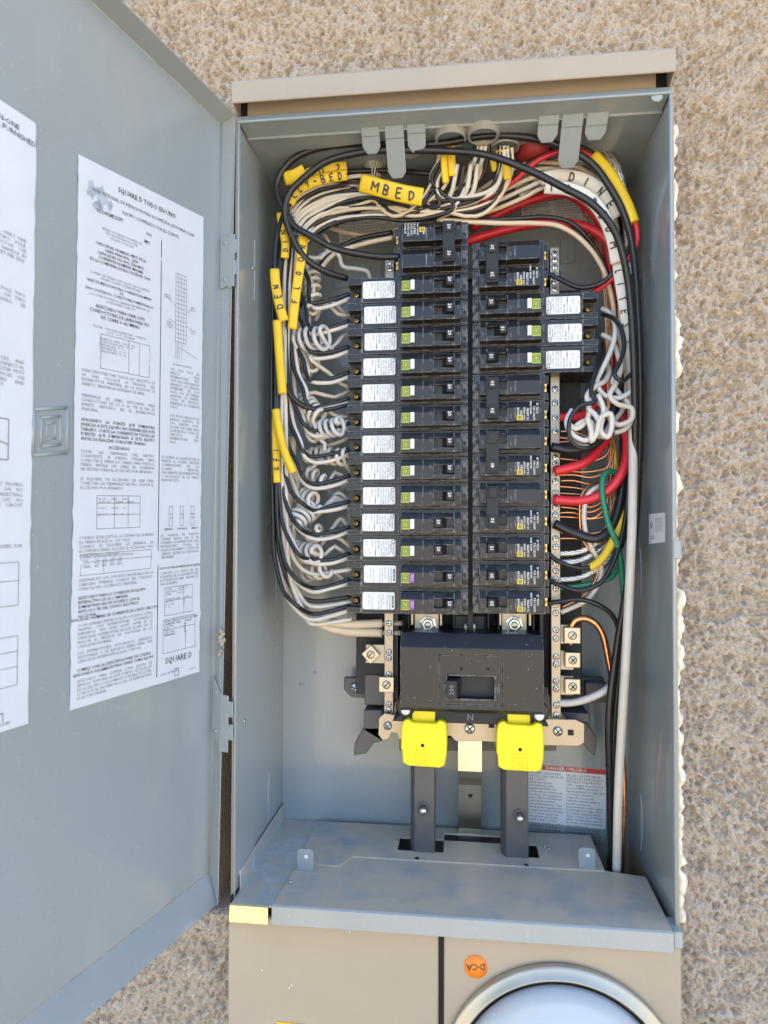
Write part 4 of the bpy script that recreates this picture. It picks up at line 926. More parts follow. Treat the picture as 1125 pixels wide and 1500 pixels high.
for px, py in ((594, 1035), (790, 1043)):
    p = U(px, py, y+.004); m = MB(); m.lathe((p[0], y+.006, p[2]), [(.0095, -.004), (.0095, .001), (.008, .0018), (0, .0018)], 22, 0); m.build('fixing_boss', 'black', mb_)
    MB().lathe((p[0], y+.0042, p[2]-.0035), [(.0044, 0), (.0044, .001), (0, .0012)], 16).build('screw', 'label', mb_)
m = MB(); z0, z1 = U(690, 1056, .07)[2], U(690, 1040, .07)[2]
m.prism([(U(580, 1050, .072)[0]-.004, z0-.004), (U(600, 1050, .072)[0], z1), (U(780, 1050, .072)[0], z1), (U(800, 1055, .072)[0]+.003, z0-.004)], 'y', .074, .11)
m.text('N', .0085, lambda a, b: (U(689, 1051, .074)[0]+a, .0738, U(689, 1051, .074)[2]+b), 1, 'CENTER', valign='CENTER')
m.build('skirt', ['blackm', 'greyink'], mb_, bevel=.0006)
# ------------------------------------------------------------------ yellow lug covers
for nm, x0, x1, y0, y1, tx0, tx1, ty, lb, hx, hy in (('l', 588, 654, 1053, 1125, 603, 637, 1043, 'yellow plastic lug cover under the left half of main breaker', 619, 1092),
                                             ('r', 728, 796, 1056, 1131, 744, 778, 1047, 'yellow plastic lug cover beside the danger label', 762, 1098)):
    yf = .066; t = thing('lug_cover', lb, 'lug cover', tuple(U((x0+x1)/2, y1, yf)), 'yellow lug covers')
    P_ = lambda a, b: (U(a, b, yf)[0], U(a, b, yf)[2]); w_ = x1-x0
    pts = [(x0, y0+14), (x0+2, y0+4), (x0+9, y0), (x0+16, y0+5), (x1-16, y0+7), (x1-9, y0+2), (x1-1, y0+6), (x1, y0+14), (x1+1, y0+38), (x1, y1-18), (x1-3, y1-3), (x1-10, y1), (x0+10, y1-3), (x0+2, y1-8), (x0+1, y1-26), (x0-1, y1-28)]
    m = MB(); m.prism([P_(*q) for q in pts], 'y', yf, .1)
    a, b = P_(tx0, ty), P_(tx1, y0+8)
    m.build('cover', 'lug', t, bevel=.0014)
    m = MB(); m.box(a[0], b[0], yf+.007, yf+.03, b[1], a[1]); m.build('tongue', 'lug', t, bevel=.0006)
    p = U(hx, hy, yf); MB().lathe((p[0], yf, p[2]), [(.0017, -.0002), (.0017, .0002), (0, .0002)], 14).build('hole_shade_disc', 'recess_shade', t)  # hole is a dark disc on the cover, its shade painted in
    m = MB(); c = U(hx, hy+17, yf); 
    for h, ww in ((.0068, .0005), (.0036, .0005)):
        for (a0, a1, b0, b1) in ((-h, h, h-ww, h), (-h, h, -h, -h+ww), (-h, -h+ww, -h+ww, h-ww), (h-ww, h, -h+ww, h-ww)): m.box(c[0]+a0, c[0]+a1, yf-.0007, yf+.001, c[2]+b0, c[2]+b1)
    m.build('moulded_emblem', 'lug', t)

# ------------------------------------------------------------------ conduits in the top wall
for px, py, r, mt, lb in ((548, 243, .0105, 'conduit', 'grey conduit end with stranded wire, leftmost in the cabinet top'), (600, 214, .012, 'conduit', 'grey conduit end behind the left centre tab'),
                      (660, 196, .0145, 'conduit', 'wide grey conduit end above the yellow strips'), (708, 191, .0145, 'conduit', 'wide grey conduit end feeding a yellow strip right of centre'),
                      (740, 208, .0135, 'conduit', 'grey conduit end nearest to the red bushing'), (782, 222, .0165, 'redcap', 'dull red bushing in the cabinet top')):
    p = UZ(px, py, ZT-.002); m = MB(); L_ = .009
    m.lathe((p[0], p[1]+.004, ZT+.003), [(r*1.1, 0), (r*1.1, L_*.5), (r, L_*.55), (r, L_)]+([(0, L_*1.3)] if mt == 'redcap' else [(r*.86, L_), (r*.86, 0)]), 28, 0, (0, 0, -1))
    o = m.build('conduit', mt, None); tag(o, lb, 'conduit', 'conduit ends in the cabinet top')

# ------------------------------------------------------------------ wires
def wire(label, pts, r, mt, group, cat='wire', name='wire', n=8, sub=7, raw=False):
    P = np.array(pts) if raw else spline(PX(pts), sub)
    o = MB().tube(P, r, n).build(name, mt, None, recalc=False)
    tag(o, label, cat, group); return P
rowsY = [423.7, 462.4, 500.6, 538, 576, 613, 651.7, 689.5, 727.4, 764.7, 803, 841, 880]
CON = [(655, 214), (708, 208), (740, 228)]
GB, GW = 'black wires of the left bundle', 'white wires of the left bundle'
for k in range(13):
    yk = rowsY[k]; t = k/12; who = ('topmost' if k == 0 else 'bottom' if k == 12 else ORD[k])+' white-labelled breaker of the left column'
    for c in (0, 1):
        j = lambda a: rnd.uniform(-a, a)
        xc = 437-2.75*k+(5 if c else 0)+j(3); xcn, ycn = CON[(k+c) % 3]; dx = j(9)
        Yc = 92-2.0*k+(3 if c else -3)+j(5)
        pts = [(xcn+dx, ycn-14, 46), (xcn+dx-2, ycn+18, 52), (xcn-18+dx*.6, ycn+52+j(5), 64+j(5)),
               (660-20*t+j(8), 306-10*t+j(5), 74+j(6)), (600+j(8), 322-40*t+j(7), 80+j(6)), (540, 318-60*t+j(7), 84-10*t+j(6)), (480-14*t, 332-64*t+j(6), 86-12*t), (445-21*t, 364-62*t, 86-14*t)]
        yd = yk-66+j(6)
        if k >= 1:
            ys = 400-10*t
            while ys < yd-20: pts.append((xc-4*sin((ys-400)/130.), ys, Yc)); ys += 75
            pts.append((xc, yd, Yc))
        dyc = (7 if c else 0)
        pts += [(xc+5+j(2), yk-36+dyc, Yc-2), (xc+15+j(2), yk-10+dyc+j(2), Yc-4), ((xc+16+452)/2, yk+9+dyc+j(2), Yc-5), (458+j(4), yk+18+dyc+j(3), 78), (486, yk+15+dyc+j(2), 83), (512, yk+7+dyc, 88)]
        wire(('white' if c else 'black')+' wire curving into the '+who, pts, .0021, 'w_white' if c else 'w_black', GW if c else GB, sub=6)
for i in range(14):                                             # thin wires that fan out of the conduit ends
    xc, yc = CON[i % 3]; dx = rnd.uniform(-12, 12); c = i % 2
    wire('thin '+('white' if c else 'black')+' wire dropping out of the '+('wide middle conduit', 'conduit right of centre', 'conduit by the red bushing')[i % 3]+' into the top bundle', [(xc+dx, yc-12, 46), (xc+dx-3+rnd.uniform(-3, 3), yc+24, 56), (xc+dx-14+rnd.uniform(-6, 6), yc+58, 66), (xc-48+rnd.uniform(-10, 10), yc+86+rnd.uniform(-8, 6), 72), (590+rnd.uniform(-20, 20), 300+rnd.uniform(-22, 18), 74), (520, 284+rnd.uniform(-18, 22), 78), (462, 312+rnd.uniform(-14, 14), 86), (432, 366, 94), (424, 430, 100)],
         .0019, 'w_cream' if c else 'w_black', 'thin wires fanning from the conduits', sub=6)
# filler wires at the back of the bundle and those that go down to the lower left
for i, (col, x, ye, mt, who) in enumerate((('white', 409, 832, 'w_white', 'white wire ending just below the bottom left breaker label'), ('white', 414, 880, 'w_white', 'white wire looping low into the left edge of the bottom breaker'), ('black', 405, 872, 'w_black', 'black wire hugging the left cabinet wall down to the bottom breaker'),
                                   ('white', 420, 905, 'w_white', 'lowest thin white wire tucked under the bottom left breaker'))):
    pts = [(700-10*i, 240, 50), (690-10*i, 285, 65), (640, 300+3*i, 84), (560, 290-5*i, 92), (470, 282, 92), (428, 320, 84), (x+2, 400, 80), (x-3, 520, 74), (x-1, 640, 70), (x, 740, 68), (x+5, ye-60, 70), (x+25, ye-8, 76), (455, ye+8, 84), (515, ye+2, 92)]
    wire(who, pts, .0023, mt, GW if col == 'white' else GB)
# thick white neutrals at lower left
wire('thick cream wire sweeping to the neutral bar, upper of two', [(421, 640, 84), (416, 740, 82), (414, 832, 80), (421, 868, 80), (439, 894, 84), (465, 907, 90), (505, 914, 97), (560, 913, 101)], .0045, 'w_cream', 'thick cream neutral wires', n=12)
wire('thick cream wire sweeping to the neutral bar, lower of two', [(428, 640, 92), (423, 760, 90), (425, 850, 88), (446, 895, 92), (474, 916, 97), (508, 925, 101), (560, 927, 102)], .0045, 'w_cream', 'thick cream neutral wires', n=12)
for py, lb in ((913, 'upper'), (927, 'lower')):
    m = MB(); 
    for q in ((-2, 0), (2, 0), (0, 2), (0, -2)): m.tube(spline(PX([(557, py+q[0]*.9, 101), (572, py+q[0]*.9, 101+q[1]*.5), (590, py+q[0]*1.1, 101+q[1]*.5)]), 3), .0012, 6)
    tag(m.build('wire_strands', 'tin', None, recalc=False), 'bare strand ends poking past the left neutral bar, '+lb+' set', 'wire end', 'bare strand ends')
# big black cables over the top
GX = 'thick black cables looping over the top'
wire('thick black cable arching over the top, upper of two, down the right wall', [(508, 408, 88), (475, 397, 72), (448, 379, 62), (427, 345, 55), (417, 310, 50), (424, 283, 48), (444, 262, 46), (476, 238, 42), (519, 225, 40), (563, 220, 38), (606, 220, 37), (650, 221, 36), (712, 227, 34), (774, 249, 33), (824, 274, 34), (868, 299, 36), (899, 336, 40), (914, 380, 44), (924, 450, 50), (930, 600, 60), (928, 760, 70), (918, 860, 75), (903, 950, 78), (892, 1040, 80), (892, 1120, 88), (894, 1200, 98), (896, 1290, 104)], .0033, 'w_black', GX, n=10)
wire('thick black cable hugging the top lip and right wall, outermost of two', [(585, 376, 78), (560, 376, 74), (526, 372, 68), (488, 363, 60), (458, 347, 56), (430, 330, 54), (412, 300, 52), (405, 270, 52), (424, 238, 50), (460, 219, 48), (531, 210, 44), (594, 212, 42), (650, 210, 40), (712, 199, 40), (774, 202, 42), (821, 214, 46), (865, 238, 48), (893, 274, 50), (914, 314, 52), (926, 361, 55), (936, 500, 62), (937, 640, 70), (930, 780, 76), (918, 880, 82), (907, 980, 86), (899, 1080, 90), (898, 1180, 98), (899, 1290, 105)], .0033, 'w_black', GX, n=10)
wire('thick black cable running down outermost along the left bundle', [(640, 255, 70), (560, 250, 74), (480, 258, 72), (430, 290, 66), (407, 340, 60), (402, 400, 58), (405, 450, 60), (412, 500, 64), (415, 560, 68), (440, 592, 74), (470, 600, 80), (512, 592, 88)], .0026, 'w_black', GB, n=8)
# red and black around the upper right
GRD = 'red wires at the right side'
wire('thin red wire rising to the yellow sleeve in the upper right corner', [(640, 340, 100), (681, 318, 92), (716, 290, 82), (753, 265, 74), (790, 234, 66), (830, 221, 62), (865, 229, 62), (895, 262, 60), (918, 297, 58), (930, 325, 58), (933, 350, 60), (927, 368, 62), (914, 389, 66), (893, 411, 74), (866, 431, 86)], .0026, 'w_red', GRD)
wire('thin black wire beside the red one through the yellow sleeve', [(650, 330, 100), (690, 308, 90), (735, 270, 80), (787, 232, 68), (824, 214, 64), (862, 221, 64), (893, 255, 64), (918, 292, 62), (927, 336, 62), (921, 365, 64), (905, 392, 68), (880, 415, 74), (849, 421, 80), (820, 409, 84), (803, 401, 86)], .0024, 'w_black', 'black wires at the right side')
wire('thick red cable running behind the right column top down to a breaker', [(660, 362, 110), (690, 352, 106), (743, 336, 100), (799, 326, 98), (837, 328, 98), (874, 340, 96), (897, 363, 96), (908, 420, 100), (908, 540, 96), (915, 620, 88), (919, 660, 84), (910, 695, 80), (888, 720, 82), (855, 733, 86), (810, 732, 90)], .0046, 'w_red', GRD, n=12)
wire('short thick red cable end below the white tangle', [(690, 335, 118), (760, 300, 116), (824, 283, 114), (852, 296, 112), (880, 330, 112), (896, 420, 114), (900, 540, 112), (893, 620, 106), (880, 655, 98), (855, 678, 90), (812, 691, 88)], .0046, 'w_red', GRD, n=12)
wire('thick red cable arcing beneath the white tape flags', [(780, 250, 110), (843, 256, 106), (876, 272, 104), (900, 310, 104), (905, 400, 108), (905, 480, 112), (890, 560, 114), (860, 605, 108), (812, 612, 100)], .0044, 'w_red', GRD, n=10)
for i, (a, lb) in enumerate((((808, 655), 'thick black cable into the fourth two-pole breaker right of it, under the white tangle'), ((812, 767), 'thick black cable end curving to the right column beside the gold terminal'))):
    x, y_ = a; wire(lb, [(x, y_, 90), (x+28, y_+(4 if i == 0 else 13), 86), (x+60, y_+(-3 if i == 0 else 22), 84), (x+80, y_-(25 if i == 0 else -10), 86), (x+96, y_-(70 if i == 0 else 30), 90), (915, y_-130, 94), (918, y_-220, 98), (912, 380, 100), (880, 300, 104), (820, 260, 108), (780, 245, 110)], .0046, 'w_black', 'black wires at the right side', n=12)
GBR = 'black wires at the right side'
wire('black wire bowed from the uppermost single breaker at right', [(800, 808, 88), (818, 822, 84), (850, 832, 80), (868, 828, 82), (900, 790, 88), (915, 720, 92), (920, 600, 96)], .0022, 'w_black', GBR)
wire('black wire bowed from the middle single breaker at right', [(800, 848, 88), (820, 857, 82), (850, 865, 76), (880, 853, 76), (900, 820, 80), (916, 760, 84), (922, 640, 90)], .0024, 'w_black', GBR)
wire('black wire arched from the lowest single breaker at right', [(800, 884, 88), (822, 881, 84), (850, 878, 80), (880, 888, 80), (900, 906, 84), (910, 950, 90), (908, 1100, 98)], .0024, 'w_black', GBR)
for i in range(5):
    x = 905+5*i; wire('black wire in the vertical bunch by the right wall, '+('leftmost', 'second from left', 'middle', 'second from right', 'rightmost')[i], [(800+10*i, 255+4*i, 112), (850+6*i, 268, 108), (886+5*i, 305, 102), (x, 370, 98), (x+4, 480, 98-3*i), (x+6, 600, 98-3*i), (x+4, 700, 102-3*i), (x-3, 760, 110), (x-20, 815, 124)], .0024, 'w_black', GBR, sub=6)
# whites at right
GWR = 'white wires at the right side'
wire('long thick off-white wire running down the right wall to the floor', [(880, 300, 112), (905, 380, 100), (920, 500, 80), (927, 640, 66), (926, 760, 60), (922, 860, 60), (917, 960, 64), (911, 1060, 72), (906, 1160, 82), (903, 1290, 92)], .0042, 'w_white', GWR, n=12)
wire('thick white wire entering the right neutral bar near its foot', [(818, 1030, 98), (840, 1029, 96), (865, 1022, 92), (890, 1009, 90), (906, 988, 92), (915, 950, 95)], .0036, 'w_white', GWR, n=10)
wire('white wire looping down beside the green one to the right neutral bar', [(895, 712, 92), (880, 712, 88), (863, 722, 86), (856, 745, 86), (858, 780, 88), (868, 805, 90), (880, 828, 90), (878, 850, 92), (860, 878, 94), (822, 897, 98)], .0025, 'w_white', GWR)
for i in range(5):
    wire('cream wire crossing to the upper right corner, '+ORD[i]+' from the bottom', [(610-8*i, 328-5*i, 96), (660, 325-6*i, 92), (690, 318-8*i, 88), (730, 305-11*i, 84), (770, 288-12*i, 80), (800, 274-9*i, 78), (850, 283-9*i, 80), (884, 312-10*i, 82), (900, 356-10*i, 84), (907+2*i, 420, 88), (909+3*i, 520, 92), (913+3*i, 640, 96)], .0022, 'w_cream' if i % 2 == 0 else 'w_white', GWR, sub=6)
wire('cream wire bowing over the top right breaker', [(640, 322, 80), (687, 325, 78), (735, 327, 76), (781, 327, 76), (818, 331, 76), (849, 349, 78), (877, 382, 82), (895, 430, 88), (902, 500, 94)], .0024, 'w_cream', GWR)
wire('black wire bowing over the top right breaker just above a cream one', [(640, 316, 84), (700, 322, 80), (760, 320, 78), (800, 318, 78), (835, 326, 80), (862, 350, 84), (888, 395, 90), (900, 470, 96)], .0024, 'w_black', GBR)
# white tangle of pigtails
GT = 'tangled white pigtails at the right'
TG = [([(882, 452, 88), (893, 459, 80), (901, 476, 74), (899, 500, 70), (890, 525, 66), (880, 545, 64), (874, 560, 62), (884, 578, 60), (905, 583, 60), (922, 575, 62), (930, 560, 68)], 'white pigtail from the top white-labelled right breaker, loop at upper left'),
      ([(882, 490, 88), (896, 498, 80), (905, 520, 72), (909, 540, 66), (902, 562, 62), (893, 580, 58), (905, 592, 56), (925, 598, 58), (925, 614, 56), (908, 622, 54), (895, 618, 54)], 'white pigtail winding through the middle of the tangle'),
      ([(882, 528, 88), (892, 540, 78), (886, 558, 66), (872, 566, 58), (860, 580, 54), (863, 600, 52), (858, 618, 50), (842, 628, 50), (832, 616, 50), (840, 602, 52)], 'white pigtail from the lowest white-labelled right breaker'),
      ([(838, 600, 52), (830, 618, 50), (836, 634, 48), (856, 645, 47), (870, 640, 47), (878, 622, 47), (872, 608, 48), (862, 598, 50), (866, 584, 54)], 'white loop hanging lowest left in the right tangle'),
      ([(860, 612, 46), (866, 632, 45), (866, 646, 45), (874, 634, 45), (880, 612, 46), (894, 606, 46), (896, 626, 46), (890, 640, 46), (880, 632, 47), (884, 600, 50), (876, 578, 52)], 'white pigtail zigzag in the front of the tangle'),
      ([(876, 588, 56), (886, 600, 54), (896, 622, 54), (884, 640, 54), (872, 628, 52), (862, 616, 52), (846, 622, 52), (834, 640, 54), (846, 652, 56), (862, 654, 58)], 'white pigtail at the bottom of the tangle'),
      ([(925, 560, 84), (915, 540, 78), (905, 545, 72), (898, 560, 68), (908, 578, 66), (920, 590, 64), (928, 606, 62), (916, 628, 60), (900, 634, 60)], 'white pigtail at the right edge of the tangle'),
      ([(905, 480, 88), (912, 520, 84), (918, 560, 80), (912, 600, 76), (896, 620, 72), (880, 640, 70), (866, 630, 68)], 'white pigtail dropping straight at the back of the tangle')]
for i, (p, lb) in enumerate(TG): wire(lb, p, .0025, 'w_grey' if i % 3 == 0 else 'w_white', GT)
wire('thin black wire threading the white tangle', [(882, 460, 84), (898, 466, 72), (910, 482, 64), (914, 510, 58), (906, 535, 54), (900, 548, 52), (910, 558, 52), (928, 545, 60)], .0021, 'w_black', GBR)
wire('thin black wire looping under the white tangle', [(884, 500, 84), (884, 520, 72), (872, 548, 58), (866, 575, 50), (872, 588, 48), (850, 594, 45), (836, 612, 44), (834, 640, 44), (845, 654, 45), (862, 656, 48), (880, 645, 56)], .0020, 'w_black', GBR)
# bare copper grounds
GC = 'bare copper ground wires'
for i, yy in enumerate((632, 640, 648, 671, 688, 696, 705, 712, 722, 735, 742, 752, 757, 776, 780, 789)):
    xe = 888+rnd.uniform(-3, 8)
    wire('bare copper ground wire fanning from the right neutral bar, '+(('topmost', 'second', 'third', 'fourth', 'fifth', 'sixth', 'seventh', 'eighth', 'ninth', 'tenth', 'eleventh', 'twelfth', 'thirteenth', 'fourteenth', 'fifteenth', 'lowest')[i]+' counting down'), [(812, yy, 104), (840, yy+rnd.uniform(-1, 3), 103), (866, yy+rnd.uniform(2, 8), 102), (xe-4, yy-4, 100), (xe+6, yy-34, 101), (xe+4, yy-90, 104), (893+rnd.uniform(-5, 5), 520, 106), (888+rnd.uniform(-4, 4), 430, 108), (880+rnd.uniform(-4, 4), 380, 108), (850, 300, 112)], .0011, 'copper', GC, n=6)
wire('heavy copper ground conductor arched from the right lug down to the floor', [(836, 945, 96), (836, 922, 96), (843, 909, 95), (858, 906, 94), (872, 913, 94), (882, 928, 95), (890, 960, 98), (901, 1020, 102), (911, 1100, 106), (914, 1180, 110), (909, 1290, 116)], .0032, 'copper', GC, n=10)
wire('thin copper loop standing off beside the green wire', [(880, 706, 96), (866, 709, 90), (852, 725, 86), (849, 755, 86), (853, 790, 90), (864, 806, 92), (876, 825, 93), (872, 850, 95), (850, 876, 98), (822, 890, 100)], .0011, 'copper', GC, n=6)
# stranded aluminium cables
def cable(label, pts, R, r, nst, mt, twist=180.):
    P = spline(PX(pts), 9); T = np.gradient(P, axis=0); T /= np.linalg.norm(T, axis=1)[:, None]; ref = np.array([0, 1., .01])
    N = np.cross(T, ref); N /= np.linalg.norm(N, axis=1)[:, None]; B = np.cross(T, N); s = np.concatenate([[0], np.cumsum(np.linalg.norm(np.diff(P, axis=0), axis=1))]); m = MB()
    for i in range(nst):
        a = 2*pi*i/nst+s*twist; m.tube(P+N*(np.cos(a)*R)[:, None]+B*(np.sin(a)*R)[:, None], r, 6)
    tag(m.build('stranded_cable', mt, None, recalc=False), label, 'cable', 'stranded aluminium cables')
for i, (yy, lb) in enumerate(((811, 'upper'), (824, 'middle'), (849, 'lower'))):
    cable('bare stranded aluminium cable at the right neutral bar, '+lb+' of three', [(816, yy, 100), (845, yy-2, 98), (870, yy-12, 96), (892, yy-28, 98), (905, yy-60, 104), (915, yy-120, 110)], .0017, .0013, 6, 'strand')
for i, lb in enumerate(('upper', 'middle', 'lower')):
    cable('stranded aluminium bundle behind the yellow sleeve, '+lb+' loop', [(745+6*i, 262+12*i, 100), (790, 246+10*i, 96), (830, 232+8*i, 92), (862, 222+6*i, 88), (884, 224+6*i, 84), (900, 240+6*i, 82), (912, 275, 84), (918, 330, 90), (922, 420, 98)], .003, .0010, 8, 'strand', 60)
cable('frayed strands hanging in the leftmost conduit end', [(548, 236, 74), (549, 250, 76), (552, 266, 80), (556, 290, 92)], .0045, .0008, 10, 'w_white', 90)
# greens
GG = 'green ground wires'
wire('green wire hooked beside the thick red cable', [(912, 712, 96), (903, 695, 90), (893, 690, 84), (884, 698, 78), (882, 718, 76), (886, 745, 76), (893, 772, 78), (905, 800, 82), (912, 850, 92), (916, 940, 100)], .0029, 'w_green', GG)
wire('green wire running level into the right neutral bar', [(812, 862, 104), (840, 859, 102), (870, 854, 100), (895, 846, 100), (910, 820, 104)], .0026, 'w_green', GG)
wire('green wire running down to the floor at the right', [(914, 930, 106), (908, 1000, 112), (900, 1080, 118), (894, 1160, 120), (892, 1290, 122)], .0030, 'w_green', GG)
# ------------------------------------------------------------------ coiled pigtails at left
def coil(label, a, b, turns, rad, Y, r, lead, tail, seed, mt='w_white'):
    A, B = U(a[0], a[1], Y/1000+.009), U(b[0], b[1], Y/1000-.009); ax = B-A; L_ = np.linalg.norm(ax); ax /= L_
    n1 = np.cross(ax, np.array([0, 1, 0.])); n1 /= np.linalg.norm(n1); n2 = np.cross(ax, n1); rg = random.Random(seed); R_m = rad*.00066
    ts = np.linspace(0, 1, int(turns*12)); h = []
    ph = [rg.uniform(-.10, .10) for _ in range(int(turns)+3)]
    for t in ts:
        q = 2*pi*turns*t+1.2; w_ = 1+ph[int(turns*t)]*.9
        h.append(A+ax*L_*t*(1+.05*sin(9*t))+n1*R_m*w_*cos(q)+n2*R_m*.9*w_*sin(q)+n1*R_m*.15*sin(5*t))
    P = ([*PX(lead)] if lead else [])+h+([*PX(tail)] if tail else [])
    P = spline(P, 2); o = MB().tube(P, r, 8).build('coiled_pigtail', mt, None, recalc=False); tag(o, label, 'wire', 'coiled white pigtails')
CO = [((452, 384), (462, 452), 6.5, 11, 94, [(470, 340, 112), (482, 356, 108), (470, 378, 100)], [(480, 446, 96), (495, 460, 98), (515, 462, 104)], 'coiled white pigtail highest on the left, beside the upper yellow tape'),
      ((430, 505), (476, 492), 5, 17, 84, [(515, 486, 106), (500, 494, 98), (485, 510, 92)], [(486, 512, 88), (505, 520, 98), (520, 523, 106)], 'large loose white coil by the third left breaker'),
      ((445, 545), (462, 528), 2, 10, 92, [(440, 520, 90)], [(480, 545, 94), (500, 562, 98), (515, 568, 104)], 'small white loop under the large loose coil'),
      ((440, 588), (470, 612), 5.5, 14, 90, [(515, 570, 106), (490, 582, 100), (462, 575, 96)], [(474, 600, 92), (490, 608, 94), (515, 612, 104)], 'tight white coil tilted beside the fifth left breaker'),
      ((456, 636), (498, 622), 6, 13, 84, [(440, 700, 96), (470, 672, 92), (476, 650, 88)], [(510, 618, 94), (522, 616, 104)], 'tight white coil lying level beside the sixth left breaker'),
      ((450, 668), (505, 668), 6, 11, 98, [(515, 640, 108), (490, 650, 104)], [(512, 690, 104), (520, 694, 108)], 'white coil half hidden behind a black loop at the seventh left breaker'),
      ((444, 690), (478, 706), 3.5, 9, 94, [(425, 690, 98)], [(490, 692, 98), (515, 706, 106)], 'short white coil behind the lower yellow sleeve'),
      ((440, 728), (462, 734), 3.5, 13, 88, [(430, 690, 94), (436, 708, 92)], [(474, 745, 90), (490, 728, 96), (515, 742, 106)], 'white coil seen end-on beside the ninth left breaker'),
      ((452, 742), (432, 766), 5, 14, 80, [(515, 748, 106), (490, 732, 96), (478, 744, 90), (464, 748, 86)], [(430, 790, 88), (455, 800, 92)], 'tight white coil slanting down under the end-on coil'),
      ((440, 790), (470, 778), 2, 12, 94, [(432, 770, 96)], [(490, 786, 96), (500, 790, 100), (518, 806, 106)], 'loose white loop beside the tenth left breaker'),
      ((436, 812), (464, 810), 4, 14, 84, [(428, 800, 92)], [(476, 812, 90), (490, 800, 96), (518, 822, 106)], 'tight upright white coil beside the eleventh left breaker'),
      ((448, 842), (478, 834), 3.5, 10, 92, [(440, 822, 94)], [(490, 838, 98), (502, 848, 102), (518, 860, 106)], 'lowest white coil above the thick cream wires')]
for i, (a, b, tn, rad, Y, ld, tl, lb) in enumerate(CO): coil(lb, a, b, tn, rad, Y, .0022, ld, tl, i, 'w_grey' if i in (1, 4, 8) else 'w_white')
GP = 'white pigtails behind the left bundle'
for i, (p, lb) in enumerate(((([(470, 330, 120), (505, 340, 118), (540, 345, 112), (575, 338, 104), (590, 334, 100)]), 'cream wire end reaching the two-pole breaker at the top left'),
                       ([(440, 440, 96), (462, 405, 100), (490, 372, 102), (530, 358, 100), (575, 348, 96)], 'cream wire climbing to the top two-pole breaker'),
                       ([(455, 385, 104), (475, 372, 102), (485, 366, 100), (496, 374, 102), (502, 390, 106), (522, 394, 108), (538, 398, 110), (543, 412, 114)], 'bent grey pigtail standing behind the top left breaker'),
                       ([(462, 470, 106), (478, 440, 104), (490, 445, 104), (515, 470, 110)], 'pale pigtail bent sharply behind the first left breaker wires'),
                       ([(470, 800, 104), (490, 770, 104), (500, 760, 106), (520, 790, 112)], 'pale pigtail with a sharp bend near the tenth breaker'),
                       ([(450, 770, 106), (480, 740, 104), (496, 722, 104), (520, 745, 110)], 'pale pigtail with a sharp bend near the ninth breaker'))):
    wire(lb, p, .0024, 'w_cream' if i < 2 else 'w_grey', GP)
wire('black wire running into the top two-pole breaker behind a cream one', [(430, 470, 100), (452, 420, 104), (480, 376, 106), (520, 352, 104), (575, 340, 98)], .0025, 'w_black', GB)

# ------------------------------------------------------------------ tape flags with handwriting
STR = {'M': [[(0, 0), (.05, 1), (.4, .4), (.75, 1), (.8, 0)]], 'B': [[(0, 0), (0, 1), (.5, .85), (.45, .6), (0, .5), (.6, .35), (.5, .05), (0, 0)]], 'E': [[(.6, 1), (0, 1), (0, 0), (.6, 0)], [(0, .5), (.5, .5)]],
       'D': [[(0, 0), (0, 1), (.5, .8), (.6, .4), (.4, .05), (0, 0)]], 'I': [[(.1, 0), (.1, 1)]], 'N': [[(0, 0), (0, 1), (.55, 0), (.6, 1)]], 'F': [[(0, 0), (0, 1), (.55, 1)], [(0, .55), (.45, .55)]],
       'L': [[(0, 1), (0, 0), (.5, .05)]], 'O': [[(.3, 1), (0, .6), (.1, .1), (.4, 0), (.62, .4), (.5, .9), (.3, 1)]], 'R': [[(0, 0), (0, 1), (.5, .85), (.45, .6), (0, .5), (.55, 0)]],
       'G': [[(.55, .85), (.25, 1), (0, .5), (.2, 0), (.55, .1), (.55, .45), (.3, .45)]], 'Y': [[(0, 1), (.28, .5), (.55, 1)], [(.28, .5), (.2, 0)]], 'S': [[(.5, .9), (.2, 1), (.05, .75), (.45, .4), (.4, .05), (0, .1)]],
       'T': [[(0, 1), (.6, 1)], [(.3, 1), (.3, 0)]], '-': [[(.05, .5), (.45, .5)]], '2': [[(0, .8), (.25, 1), (.5, .75), (0, 0), (.55, 0)]], 'A': [[(0, 0), (.3, 1), (.6, 0)], [(.12, .4), (.48, .4)]], ' ': []}
